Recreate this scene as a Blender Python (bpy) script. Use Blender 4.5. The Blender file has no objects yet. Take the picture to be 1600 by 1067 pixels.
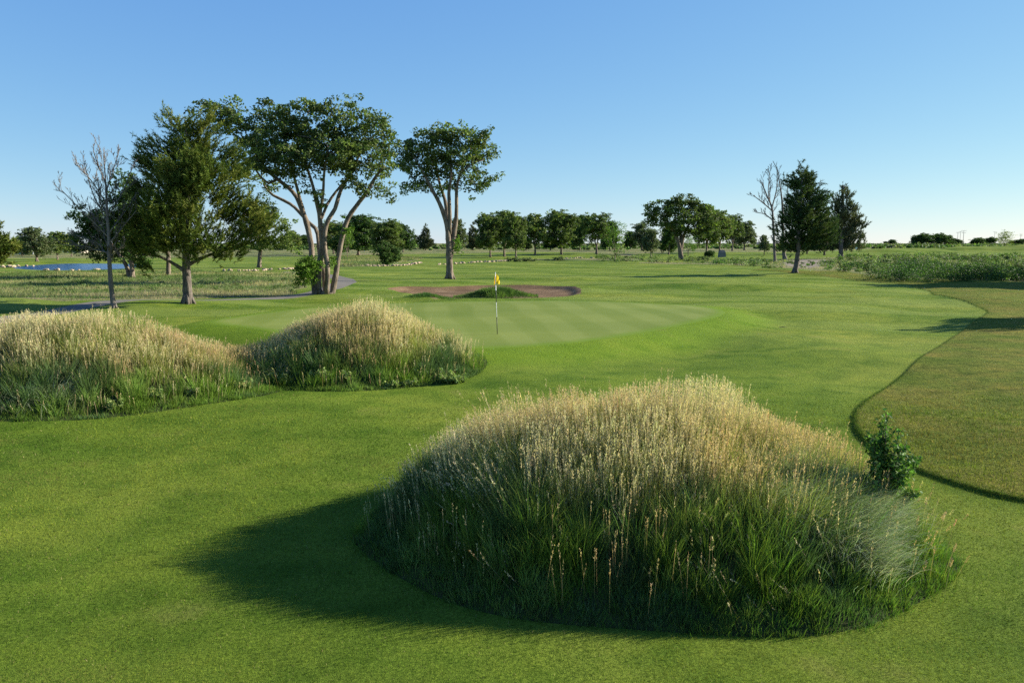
import bpy, math, random
import numpy as np
R = np.random.default_rng(7)
random.seed(7)
S = bpy.context.scene
COL = S.collection
pi = math.pi

# ------------------------------------------------------------------ camera maths (1600x1067 photograph pixels -> places on the land)
FPX, CAMH, HOR = 1244.0, 3.2, 380.0
PITCH = math.atan((533.5-HOR)/FPX)
cp, sp = math.cos(PITCH), math.sin(PITCH)
SUN_EL, SUN_AZ = math.radians(22), math.radians(16)      # azimuth measured from +X towards +Y
SUNV = np.array([math.cos(SUN_EL)*math.cos(SUN_AZ), math.cos(SUN_EL)*math.sin(SUN_AZ), math.sin(SUN_EL)])

def ray(px, py):
    a = (px-800.0)/FPX; b = (533.5-py)/FPX
    return np.array([a, cp+b*sp, -sp+b*cp])
def G0(px, py, z=0.0):
    d = ray(px, py); t = (z-CAMH)/d[2]
    return np.array([d[0]*t, d[1]*t])
def T(px, py, Y):
    d = ray(px, py); t = Y/d[1]
    return np.array([d[0]*t, Y, CAMH+d[2]*t])

# ------------------------------------------------------------------ noise on arrays
def _h(i, j, s):
    n = (i*374761393 + j*668265263 + s*2147483647) & 0xffffffff
    n = ((n ^ (n >> 13))*1274126177) & 0xffffffff
    return ((n ^ (n >> 16)) & 0xffff)/65535.0
def vn(x, y, s=0):
    x = np.asarray(x, float); y = np.asarray(y, float)
    i = np.floor(x).astype(np.int64); j = np.floor(y).astype(np.int64)
    u = x-i; v = y-j; u = u*u*(3-2*u); v = v*v*(3-2*v)
    a, b, c, d = _h(i, j, s), _h(i+1, j, s), _h(i, j+1, s), _h(i+1, j+1, s)
    return (a*(1-u)+b*u)*(1-v)+(c*(1-u)+d*u)*v
def fbm(x, y, s=0, o=3):
    r = 0; a = .5; t = 0
    for k in range(o):
        r = r+a*vn(np.asarray(x)*2**k+17*k, np.asarray(y)*2**k-9*k, s+k); t += a; a *= .5
    return r/t
def ss(a, b, x):
    t = np.clip((np.asarray(x, float)-a)/(b-a), 0, 1); return t*t*(3-2*t)

# ------------------------------------------------------------------ outlines on the ground
def spline(P, closed=True, n=6):
    P = np.array(P, float); N = len(P); out = []
    rng = range(N) if closed else range(N-1)
    for i in rng:
        if closed: a, b, c, d = P[(i-1) % N], P[i], P[(i+1) % N], P[(i+2) % N]
        else: a, b, c, d = P[max(i-1, 0)], P[i], P[i+1], P[min(i+2, N-1)]
        for k in range(n):
            t = k/n
            out.append(.5*((2*b)+(c-a)*t+(2*a-5*b+4*c-d)*t*t+(3*b-a-3*c+d)*t**3))
    if not closed: out.append(P[-1])
    return np.array(out)
def pixpoly(pp, z=0.0, closed=True, n=5):
    return spline([G0(px, py, z) for px, py in pp], closed, n)
def sdf(poly, x, y, closed=True, margin=6.0):
    x = np.asarray(x, float); y = np.asarray(y, float); sh = x.shape
    x = x.ravel(); y = y.ravel()
    out = np.full(x.shape, margin, float)
    m = (x > poly[:, 0].min()-margin) & (x < poly[:, 0].max()+margin) & (y > poly[:, 1].min()-margin) & (y < poly[:, 1].max()+margin)
    if m.any():
        X = x[m]; Y = y[m]; d2 = np.full(X.shape, 1e18); ins = np.zeros(X.shape, bool)
        N = len(poly)
        for i in range(N if closed else N-1):
            a = poly[i]; b = poly[(i+1) % N]; e = b-a
            L = e@e+1e-12
            t = np.clip(((X-a[0])*e[0]+(Y-a[1])*e[1])/L, 0, 1)
            d2 = np.minimum(d2, (X-a[0]-t*e[0])**2+(Y-a[1]-t*e[1])**2)
            if closed:
                c = (a[1] > Y) != (b[1] > Y)
                if abs(e[1]) > 1e-12: ins ^= c & (X < a[0]+(Y-a[1])/e[1]*e[0])
        d = np.sqrt(d2)
        if closed: d = np.where(ins, -d, d)
        out[m] = d
    return out.reshape(sh)

GZ = 0.40
green_p = pixpoly([(325,503),(380,492),(450,482),(540,475),(640,472),(760,471),(900,471),(1020,474),(1100,478),(1133,487),(1100,500),(1000,519),(900,532),(800,540),(700,543),(600,541),(480,528),(400,515)], GZ)
bunker_p = pixpoly([(608,452),(640,449),(700,448),(760,446),(830,446),(880,448),(902,453),(908,459),(884,464),(820,468),(740,470),(690,470),(650,463),(622,457)])
path_l = pixpoly([(-260,560),(-90,518),(0,501),(80,489),(150,481),(250,473),(330,469),(430,464),(500,456),(534,446),(542,440),(530,434),(500,429),(450,426)], closed=False)
pond_p = pixpoly([(20,417),(60,413),(100,411),(150,411),(200,411.5),(225,413),(215,416),(190,418.5),(140,420.5),(90,421),(50,420)])
rough_p = pixpoly([(2900,980),(2000,850),(1760,806),(1600,783),(1530,768),(1450,742),(1400,722),(1362,698),(1341,677),(1334,658),(1342,637),(1368,615),(1420,580),(1462,550),(1505,518),(1538,494),(1540,485),(1512,476),(1470,467),(1458,459),(1445,452),(1400,443),(1330,437),(1250,431),(1180,427),(1185,422),(1260,425),(1330,428),(1500,433),(1700,440),(1900,446),(2600,470),(3200,620)], n=6)
native_l = pixpoly([(-200,420),(0,424),(90,424.5),(200,423),(330,424),(420,427),(476,431),(470,450),(440,461),(330,465.5),(250,469),(160,476),(90,480),(0,478),(-200,480)])
native_m = pixpoly([(1000,411),(1080,409),(1150,406),(1230,404),(1330,401),(1450,399),(1620,401),(1900,404),(1900,460),(1600,440),(1480,438),(1380,434),(1300,427),(1240,421),(1180,417),(1080,414)])
native_c = pixpoly([(548,401),(600,400),(660,404),(600,415),(540,418),(500,416),(520,406)])
far_fw1 = pixpoly([(-300,407),(0,404),(250,402),(480,400),(700,397),(860,396),(1000,402),(960,404),(800,406),(640,412),(400,420),(200,425),(0,423),(-300,422)])
far_fw2 = pixpoly([(1000,398),(1150,394),(1250,393),(1400,390),(1500,388.5),(1700,389),(1900,395),(1900,401),(1600,402),(1450,399),(1330,401),(1230,404),(1120,406),(1020,406)])
dirt_p = pixpoly([(1228,408),(1262,405),(1300,407),(1296,414),(1262,420),(1228,416)])
island_c = G0(775, 460); tuft_c = G0(678, 466)

# mounds of tall grass: cx, cy, rx, ry, rot, height, power
MD = [(1.45, 8.72, 3.10, 2.56, math.radians(-7), .96, 1.0),
      (-9.65, 17.3, 4.8, 3.35, math.radians(8), 1.16, 2.1),
      (-4.0, 19.7, 3.3, 2.65, math.radians(-4), 1.06, 2.0)]
def mr(i, x, y):
    cx, cy, rx, ry, a, h, p = MD[i]
    dx = x-cx; dy = y-cy; c, s = math.cos(a), math.sin(a)
    u = (dx*c+dy*s)/rx; v = (-dx*s+dy*c)/ry
    ang = np.arctan2(v, u)
    return np.sqrt(u*u+v*v)*(1+.03*np.sin(3*ang+i*2)+.02*np.sin(7*ang+i))
BUMPS = [  # far swells of the course: px, py(base), half width m, half depth m, height
    (1392,396,9,5,1.6),(1436,395,12,5,1.8),(1500,394,12,6,1.9),(1552,393,14,7,2.3),(1610,394,16,8,2.8),(1470,391,40,20,1.0),(840,398,25,14,.7),(1180,428,14,4,.22),(60,478,9,3,.35),(900,436,10,4,.16),(1090,452,9,4,.2),(1215,486,5,3.5,.34),(1330,470,7,4,.30),(960,565,2.6,1.6,.12),(1290,565,3,2.2,.20),(1130,530,3,2.2,.16),(860,590,2,1.5,.10),(300,640,3,2,.08),(1100,450,8,4,.25)]
BUMPS = [(*G0(a, b), c, d, e) for a, b, c, d, e in BUMPS]
def hgt(x, y):
    x = np.asarray(x, float); y = np.asarray(y, float)
    far = ss(20, 120, y)
    z = (.10*np.sin(x*.21+1.1)*np.sin(y*.17+.6)+.05*np.sin(.43*x+.31*y+2)+.03*np.sin(.9*x-.5*y))*ss(9, 24, y)*(1-.5*far)
    z = z+far*.35*(vn(x*.02, y*.02, 3)-.5)*(1-ss(500, 900, y))
    z = z+.02*(vn(x*.8, y*.8, 5)-.5)+.015*np.sin(x*1.1+y*.4)
    for bx, by, a, b, h in BUMPS:
        z = z+h*np.exp(-((x-bx)/a)**2-((y-by)/b)**2)
    sg = sdf(green_p, x, y)
    k = ss(2.7, -.3, sg); z = z*(1-k)+k*(GZ+.05*np.sin(x*.3+1)*np.sin(y*.22))
    sr = sdf(rough_p, x, y)
    z = z+.045*ss(.05, -.05, sr)
    sb = sdf(bunker_p, x, y)
    z = z-.22*ss(.0, -.9, sb)
    z = z+.04*np.exp(-((sb-.5)/.9)**2)
    z = z+.42*np.exp(-((x-island_c[0])/1.7)**2-((y-island_c[1])/1.5)**2)+.15*np.exp(-((x-tuft_c[0])/1.1)**2-((y-tuft_c[1])/1.)**2)
    for i, m in enumerate(MD):
        r = mr(i, x, y)
        q = np.clip(1-r*r, 0, 1)
        z = z+m[5]*q**m[6]+q*(.07 if i == 0 else .15)*(fbm(x*.9+5*i, y*.9, 80+i)-.5)
    # hollow behind the left mound
    z = z-.3*np.exp(-((x+8.3)/1.2)**2-((y-22.3)/1.0)**2)
    k = ss(8, .5, sdf(pond_p, x, y, margin=12)); z = z*(1-k)+k*(-.12)
    return z
def G(px, py):
    z = 0.0
    for k in range(12):
        g = G0(px, py, min(z, CAMH-.3)); z = .5*z+.5*float(hgt(g[0], g[1]))
    return np.array([g[0], g[1], float(hgt(g[0], g[1]))])

# ------------------------------------------------------------------ object helpers
def tag(o, label=None, cat=None, group=None, kind=None):
    if label: o['label'] = label
    if cat: o['category'] = cat
    if group: o['group'] = group
    if kind: o['kind'] = kind
    return o
def empty(name, loc, rz=0.0, **k):
    o = bpy.data.objects.new(name, None); COL.objects.link(o)
    o.location = loc; o.rotation_euler = (0, 0, rz); o.empty_display_size = .3
    return tag(o, **k)
def mesh_data(name, V, F, mat, tint=None, smooth=False, attrs=None, normals=None):
    V = np.ascontiguousarray(V, np.float32); F = np.ascontiguousarray(F, np.int32)
    k = F.shape[1]
    me = bpy.data.meshes.new(name)
    me.vertices.add(len(V)); me.vertices.foreach_set('co', V.ravel())
    me.loops.add(F.size); me.loops.foreach_set('vertex_index', F.ravel())
    me.polygons.add(len(F)); me.polygons.foreach_set('loop_start', np.arange(0, F.size, k, dtype=np.int32))
    me.polygons.foreach_set('loop_total', np.full(len(F), k, np.int32))
    if tint is not None:
        a = me.color_attributes.new('tint', 'FLOAT_COLOR', 'POINT')
        c = np.ones((len(V), 4), np.float32); c[:, :3] = tint; a.data.foreach_set('color', c.ravel())
    for n, v in (attrs or {}).items():
        a = me.attributes.new(n, 'FLOAT', 'POINT'); a.data.foreach_set('value', np.ascontiguousarray(v, np.float32))
    me.update(calc_edges=True)
    me.polygons.foreach_set('use_smooth', np.full(len(F), bool(smooth)))
    if normals is not None:
        me.normals_split_custom_set_from_vertices(normals.tolist())
    me.materials.append(mat)
    return me
def link(name, me, parent=None, loc=(0, 0, 0)):
    o = bpy.data.objects.new(name, me); COL.objects.link(o); o.location = loc
    if parent is not None: o.parent = parent
    return o
class MB:
    """collects tubes, boxes and triangles for one mesh"""
    def __init__(s): s.V = []; s.F = []; s.n = 0
    def add(s, V, F):
        V = np.asarray(V, float).reshape(-1, 3); F = np.asarray(F, int).reshape(-1, 3)
        s.V.append(V); s.F.append(F+s.n); s.n += len(V)
    def tube(s, P, r, sides=6, cap=True, knobbly=False):
        P = np.asarray(P, float); r = np.broadcast_to(np.asarray(r, float), (len(P),)); n = len(P)
        d = np.gradient(P, axis=0); d /= np.linalg.norm(d, axis=1)[:, None]+1e-9
        ref = np.array([.31, .95, .05]) if abs(d[:, 2]).mean() > .5 else np.array([0, 0, 1.])
        a = np.cross(d, ref); a /= np.linalg.norm(a, axis=1)[:, None]+1e-9; b = np.cross(d, a)
        t = np.arange(sides)*2*pi/sides
        un = 1+(R.normal(0, .07, (n, sides)) if (sides >= 7 and r.max() > .06 and knobbly) else 0)
        V = P[:, None]+(r[:, None]*un)[..., None]*(np.cos(t)[None, :, None]*a[:, None]+np.sin(t)[None, :, None]*b[:, None])
        F = []
        i = np.arange(n-1)[:, None]*sides; j = np.arange(sides)[None]; j2 = (j+1) % sides
        A = i+j; B = i+j2; C = A+sides; D = B+sides
        F = np.concatenate([np.stack([A, B, D], -1).reshape(-1, 3), np.stack([A, D, C], -1).reshape(-1, 3)])
        V = V.reshape(-1, 3)
        if cap:
            V = np.vstack([V, P[-1], P[0]]); e = n*sides
            jj = np.arange(sides); k2 = (jj+1) % sides
            F = np.vstack([F, np.stack([(n-1)*sides+jj, (n-1)*sides+k2, np.full(sides, e)], -1), np.stack([k2, jj, np.full(sides, e+1)], -1)])
        s.add(V, F)
    def box(s, c, h, rz=0.0, taper=1.0):
        c = np.array(c, float); V = []
        for z in (-1, 1):
            k = taper if z > 0 else 1
            for x, y in ((-1, -1), (1, -1), (1, 1), (-1, 1)):
                a, b = x*h[0]*k, y*h[1]*k
                V.append((c[0]+a*math.cos(rz)-b*math.sin(rz), c[1]+a*math.sin(rz)+b*math.cos(rz), c[2]+z*h[2]))
        s.add(V, [(0, 2, 1), (0, 3, 2), (4, 5, 6), (4, 6, 7), (0, 1, 5), (0, 5, 4), (1, 2, 6), (1, 6, 5), (2, 3, 7), (2, 7, 6), (3, 0, 4), (3, 4, 7)])
    def data(s, name, mat, smooth=False, tint=None):
        return mesh_data(name, np.vstack(s.V), np.vstack(s.F), mat, smooth=smooth, tint=tint)
def norm(v): return v/(np.linalg.norm(v, axis=-1, keepdims=True)+1e-9)

# ------------------------------------------------------------------ materials
def newmat(name):
    m = bpy.data.materials.new(name); m.use_nodes = True; nt = m.node_tree; nt.nodes.clear()
    return m, nt
class NT:
    def __init__(s, name): s.m, s.t = newmat(name)
    def n(s, typ, **kw):
        x = s.t.nodes.new(typ)
        for k, v in kw.items():
            if k.startswith('i_'): x.inputs[k[2:].replace('_', ' ')].default_value = v
            else: setattr(x, k, v)
        return x
    def l(s, a, b): s.t.links.new(a, b)
    def val(s, a, inp):
        if hasattr(a, 'is_output'): s.l(a, inp)
        else: inp.default_value = a
    def math(s, op, a, b=0.0, c=None, clamp=False):
        x = s.n('ShaderNodeMath', operation=op, use_clamp=clamp)
        s.val(a, x.inputs[0]); s.val(b, x.inputs[1])
        if c is not None: s.val(c, x.inputs[2])
        return x.outputs[0]
    def noise(s, scale, detail=3, rough=.55, vec=None, stretch=None):
        if vec is None: vec = s.coord()
        if stretch is not None:
            mp = s.n('ShaderNodeMapping'); mp.inputs['Scale'].default_value = stretch; s.l(vec, mp.inputs[0]); vec = mp.outputs[0]
        x = s.n('ShaderNodeTexNoise'); x.inputs['Scale'].default_value = scale; x.inputs['Detail'].default_value = detail; x.inputs['Roughness'].default_value = rough
        s.l(vec, x.inputs['Vector']); return x.outputs[0]
    def coord(s):
        if not hasattr(s, '_c'): s._c = s.n('ShaderNodeTexCoord').outputs['Object']
        return s._c
    def ramp(s, f, stops, interp='LINEAR'):
        x = s.n('ShaderNodeValToRGB'); cr = x.color_ramp; cr.interpolation = interp
        while len(cr.elements) < len(stops): cr.elements.new(.5)
        for e, (p, c) in zip(cr.elements, stops):
            e.position = p; e.color = (*c, 1) if len(c) == 3 else c
        s.l(f, x.inputs[0]); return x.outputs[0]
    def mix(s, f, a, b, typ='MIX'):
        x = s.n('ShaderNodeMix', data_type='RGBA', blend_type=typ)
        s.val(f, x.inputs[0])
        for v, i in ((a, 6), (b, 7)):
            if hasattr(v, 'is_output'): s.l(v, x.inputs[i])
            else: x.inputs[i].default_value = (*v, 1)
        return x.outputs[2]
    def smooth(s, v, a, b):
        x = s.n('ShaderNodeMapRange', interpolation_type='SMOOTHSTEP')
        s.val(v, x.inputs[0]); x.inputs[1].default_value = a; x.inputs[2].default_value = b
        return x.outputs[0]
    def bump(s, h, strength, dist):
        x = s.n('ShaderNodeBump'); x.inputs['Strength'].default_value = strength; x.inputs['Distance'].default_value = dist; s.l(h, x.inputs['Height']); return x.outputs[0]
    def out(s, col, rough=.8, normal=None, spec=.25, transl=0.0, metallic=0.0, tcol=None):
        b = s.n('ShaderNodeBsdfPrincipled')
        if hasattr(col, 'is_output'): s.l(col, b.inputs['Base Color'])
        else: b.inputs['Base Color'].default_value = (*col, 1)
        s.val(rough, b.inputs['Roughness']); b.inputs['Specular IOR Level'].default_value = spec; b.inputs['Metallic'].default_value = metallic
        if normal is not None: s.l(normal, b.inputs['Normal'])
        o = s.n('ShaderNodeOutputMaterial')
        if transl > 0:
            t = s.n('ShaderNodeBsdfTranslucent')
            c2 = tcol if tcol is not None else col
            if hasattr(c2, 'is_output'): s.l(c2, t.inputs[0])
            else: t.inputs[0].default_value = (*c2, 1)
            if normal is not None: s.l(normal, t.inputs['Normal'])
            mx = s.n('ShaderNodeMixShader'); mx.inputs[0].default_value = transl
            s.l(b.outputs[0], mx.inputs[1]); s.l(t.outputs[0], mx.inputs[2]); s.l(mx.outputs[0], o.inputs[0])
        else: s.l(b.outputs[0], o.inputs[0])
        return s.m
    def attr(s, name): return s.n('ShaderNodeAttribute', attribute_name=name)
def tintmat(name, rough=.6, transl=.3, spec=.25, gain=(1, 1, 1)):
    n = NT(name); a = n.attr('tint').outputs['Color']
    t = n.mix(1.0, a, gain, 'MULTIPLY')
    return n.out(a, rough, spec=spec, transl=transl, tcol=t)
M = {}
M['grass'] = tintmat('grass_blades', .65, .32, .12, (1.25, 1.35, .8))
M['turf'] = tintmat('turf_blades', .9, .25, .04, (1.2, 1.3, .7))
M['leaf'] = tintmat('leaves', .6, .28, .12, (1.1, 1.35, .6))
M['needle'] = tintmat('needles', .7, .20, .08, (1.1, 1.2, .6))

def stripe(n, ang, width, soft=.35):
    sx = n.n('ShaderNodeSeparateXYZ'); n.l(n.coord(), sx.inputs[0])
    wob = n.noise(.12, 1)
    d = n.math('ADD', n.math('MULTIPLY', sx.outputs[0], math.cos(ang)), n.math('MULTIPLY', sx.outputs[1], math.sin(ang)))
    d = n.math('ADD', d, n.math('MULTIPLY', wob, 1.6))
    w = n.math('SINE', n.math('MULTIPLY', d, pi/width))
    return n.smooth(w, -soft, soft)
def m_fairway():
    n = NT('mown_turf')
    big = n.noise(.12, 3); mid = n.noise(1.1, 4, .6); fine = n.noise(38, 3, .65); fine2 = n.noise(150, 2, .6)
    c = n.ramp(big, [(.3, (.066, .118, .013)), (.5, (.108, .158, .020)), (.68, (.175, .205, .034))])
    c2 = n.ramp(mid, [(.3, (.58, .70, .62)), (.5, (1, 1, 1)), (.72, (1.30, 1.18, 1.15))])
    c = n.mix(1.0, c, c2, 'MULTIPLY')
    c3 = n.ramp(fine, [(.28, (.42, .48, .42)), (.5, (1, 1, 1)), (.72, (1.5, 1.42, 1.25))])
    c = n.mix(.8, c, c3, 'MULTIPLY')
    c4 = n.ramp(fine2, [(.3, (.6, .6, .6)), (.7, (1.35, 1.35, 1.3))])
    c = n.mix(.7, c, c4, 'MULTIPLY')
    st = stripe(n, math.radians(78), 3.2); st2 = stripe(n, math.radians(30), 5.5)
    sx = n.n('ShaderNodeSeparateXYZ'); n.l(n.coord(), sx.inputs[0])
    fade = n.smooth(sx.outputs[1], 16, 40)
    c = n.mix(n.math('MULTIPLY', n.math('MULTIPLY', st, fade), .45), c, (.200, .240, .055))
    c = n.mix(n.math('MULTIPLY', n.math('MULTIPLY', st2, fade), .22), c, (.05, .095, .010))
    sg = n.attr('sdg').outputs['Fac']                    # lusher collar round the putting green
    ring = n.math('MULTIPLY', n.smooth(sg, 2.6, 1.0), .55)
    c = n.mix(ring, c, n.mix(.5, (.108, .184, .011), c4, 'MULTIPLY'))
    wear = n.math('MULTIPLY', n.smooth(n.noise(.55, 5, .65), .56, .74), .55)
    c = n.mix(wear, c, (.16, .16, .045))
    nb = n.math('ADD', n.noise(22, 3, .6), n.math('MULTIPLY', fine2, .7))
    return n.out(c, .75, n.bump(nb, .9, .018), spec=.02)
def m_green():
    n = NT('putting_turf')
    sx = n.n('ShaderNodeSeparateXYZ'); n.l(n.coord(), sx.inputs[0])
    c = n.ramp(n.noise(.25, 3), [(.3, (.130, .170, .030)), (.7, (.165, .200, .040))])
    s1 = stripe(n, math.radians(8), .95, .5); s2 = stripe(n, math.radians(97), 2.6, .6)
    c = n.mix(n.math('MULTIPLY', s1, .32), c, (.225, .255, .070))
    c = n.mix(n.math('MULTIPLY', s2, .25), c, (.100, .145, .022))
    sg = n.attr('sdg').outputs['Fac']; c = n.mix(n.math('MULTIPLY', n.smooth(n.math('ADD', sg, n.math('MULTIPLY', n.noise(1.5, 2), .5)), -.45, .25), .9), c, (.112, .178, .014))
    f = n.ramp(n.noise(60, 3, .6), [(.3, (.85, .85, .85)), (.7, (1.15, 1.15, 1.12))])
    c = n.mix(.7, c, f, 'MULTIPLY')
    return n.out(c, .7, n.bump(n.noise(70, 2), .3, .006), spec=.04)
def m_rough():
    n = NT('rough_turf')
    c = n.ramp(n.noise(.45, 5, .65), [(.28, (.072, .110, .014)), (.46, (.105, .135, .022)), (.63, (.145, .140, .030)), (.80, (.190, .150, .048))])
    st = n.noise(1.6, 5, .7, stretch=(1.0, 1.9, 1.0))
    c = n.mix(.85, c, n.ramp(st, [(.32, (.5, .58, .5)), (.5, (1, 1, 1)), (.68, (1.4, 1.22, 1.1))]), 'MULTIPLY')
    f = n.ramp(n.noise(34, 4, .7), [(.3, (.35, .38, .35)), (.5, (1, 1, 1)), (.7, (1.6, 1.5, 1.4))])
    c = n.mix(.85, c, f, 'MULTIPLY')
    nb = n.math('ADD', n.noise(7, 5, .7), n.math('MULTIPLY', n.noise(45, 3), .5))
    return n.out(c, .9, n.bump(nb, 1.0, .07), spec=.02)
def m_native():
    n = NT('native_ground')
    c = n.ramp(n.noise(.07, 5, .6), [(.3, (.085, .125, .040)), (.45, (.120, .150, .050)), (.55, (.200, .185, .085)), (.7, (.240, .215, .110))])
    c = n.mix(.8, c, n.ramp(n.noise(1.8, 5, .7), [(.3, (.42, .5, .42)), (.5, (1, 1, 1)), (.7, (1.45, 1.3, 1.2))]), 'MULTIPLY')
    nb = n.noise(2.6, 6, .7)
    return n.out(c, .95, n.bump(nb, 1.0, .25), spec=.05)
def m_soil():
    n = NT('mound_thatch')
    c = n.ramp(n.noise(5, 5, .7), [(.3, (.018, .028, .010)), (.6, (.045, .055, .020)), (.8, (.09, .08, .035))])
    return n.out(c, .95, n.bump(n.noise(18, 4, .7), 1, .05), spec=.05)
def m_sand():
    n = NT('bunker_sand')
    c = n.ramp(n.noise(.5, 5, .65), [(.3, (.105, .068, .038)), (.55, (.170, .112, .064)), (.75, (.250, .175, .110))])
    c = n.mix(.5, c, n.ramp(n.noise(9, 4, .7, stretch=(1, 2.5, 1)), [(.3, (.6, .55, .5)), (.7, (1.3, 1.3, 1.3))]), 'MULTIPLY')
    return n.out(c, .95, n.bump(n.noise(4, 5, .7, stretch=(1, 3, 1)), .8, .06), spec=.05)
def m_path():
    n = NT('path_concrete')
    c = n.ramp(n.noise(1.5, 5, .65), [(.3, (.115, .105, .085)), (.7, (.185, .165, .135))])
    c = n.mix(.5, c, n.ramp(n.noise(60, 3, .7), [(.3, (.75, .75, .75)), (.7, (1.2, 1.2, 1.2))]), 'MULTIPLY')
    return n.out(c, .9, n.bump(n.noise(40, 3), .3, .01), spec=.15)
def m_dirt():
    n = NT('bare_dirt')
    c = n.ramp(n.noise(.8, 5, .65), [(.3, (.16, .14, .10)), (.7, (.27, .22, .17))])
    return n.out(c, .95, n.bump(n.noise(4, 4), .6, .08), spec=.05)
def m_water():
    n = NT('pond_water')
    v = n.noise(1.6, 3, .6, stretch=(.45, 1.0, 1.0)); v2 = n.noise(5, 2, .6)
    h = n.math('ADD', v, n.math('MULTIPLY', v2, .35))
    return n.out((.018, .060, .135), .2, n.bump(h, 1.0, .6), spec=.22)
def m_bark(name, a, b, sc=1.0):
    n = NT(name)
    v = n.noise(7*sc, 5, .7, stretch=(1, 1, .22)); v2 = n.noise(1.2, 3)
    c = n.ramp(v, [(.3, a), (.68, b)])
    c = n.mix(.6, c, n.ramp(v2, [(.3, (.65, .65, .65)), (.7, (1.25, 1.22, 1.2))]), 'MULTIPLY')
    return n.out(c, .9, n.bump(v, 1, .06), spec=.1)
M['bark'] = m_bark('elm_bark', (.058, .047, .036), (.26, .212, .158))
M['pbark'] = m_bark('pine_bark', (.060, .050, .042), (.20, .17, .14), 1.4)
M['dbark'] = m_bark('dead_bark', (.085, .072, .060), (.23, .20, .17))
def simple(name, col, rough=.7, spec=.3, var=.25, sc=6.0):
    n = NT(name)
    c = n.mix(1.0, col, n.ramp(n.noise(sc, 4, .6), [(.3, (1-var,)*3), (.7, (1+var*.6,)*3)]), 'MULTIPLY')
    return n.out(c, rough, spec=spec)
M['fairway'] = m_fairway(); M['green'] = m_green(); M['rough'] = m_rough(); M['native'] = m_native(); M['soil'] = m_soil()
M['sand'] = m_sand(); M['path'] = m_path(); M['dirt'] = m_dirt(); M['water'] = m_water()
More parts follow.
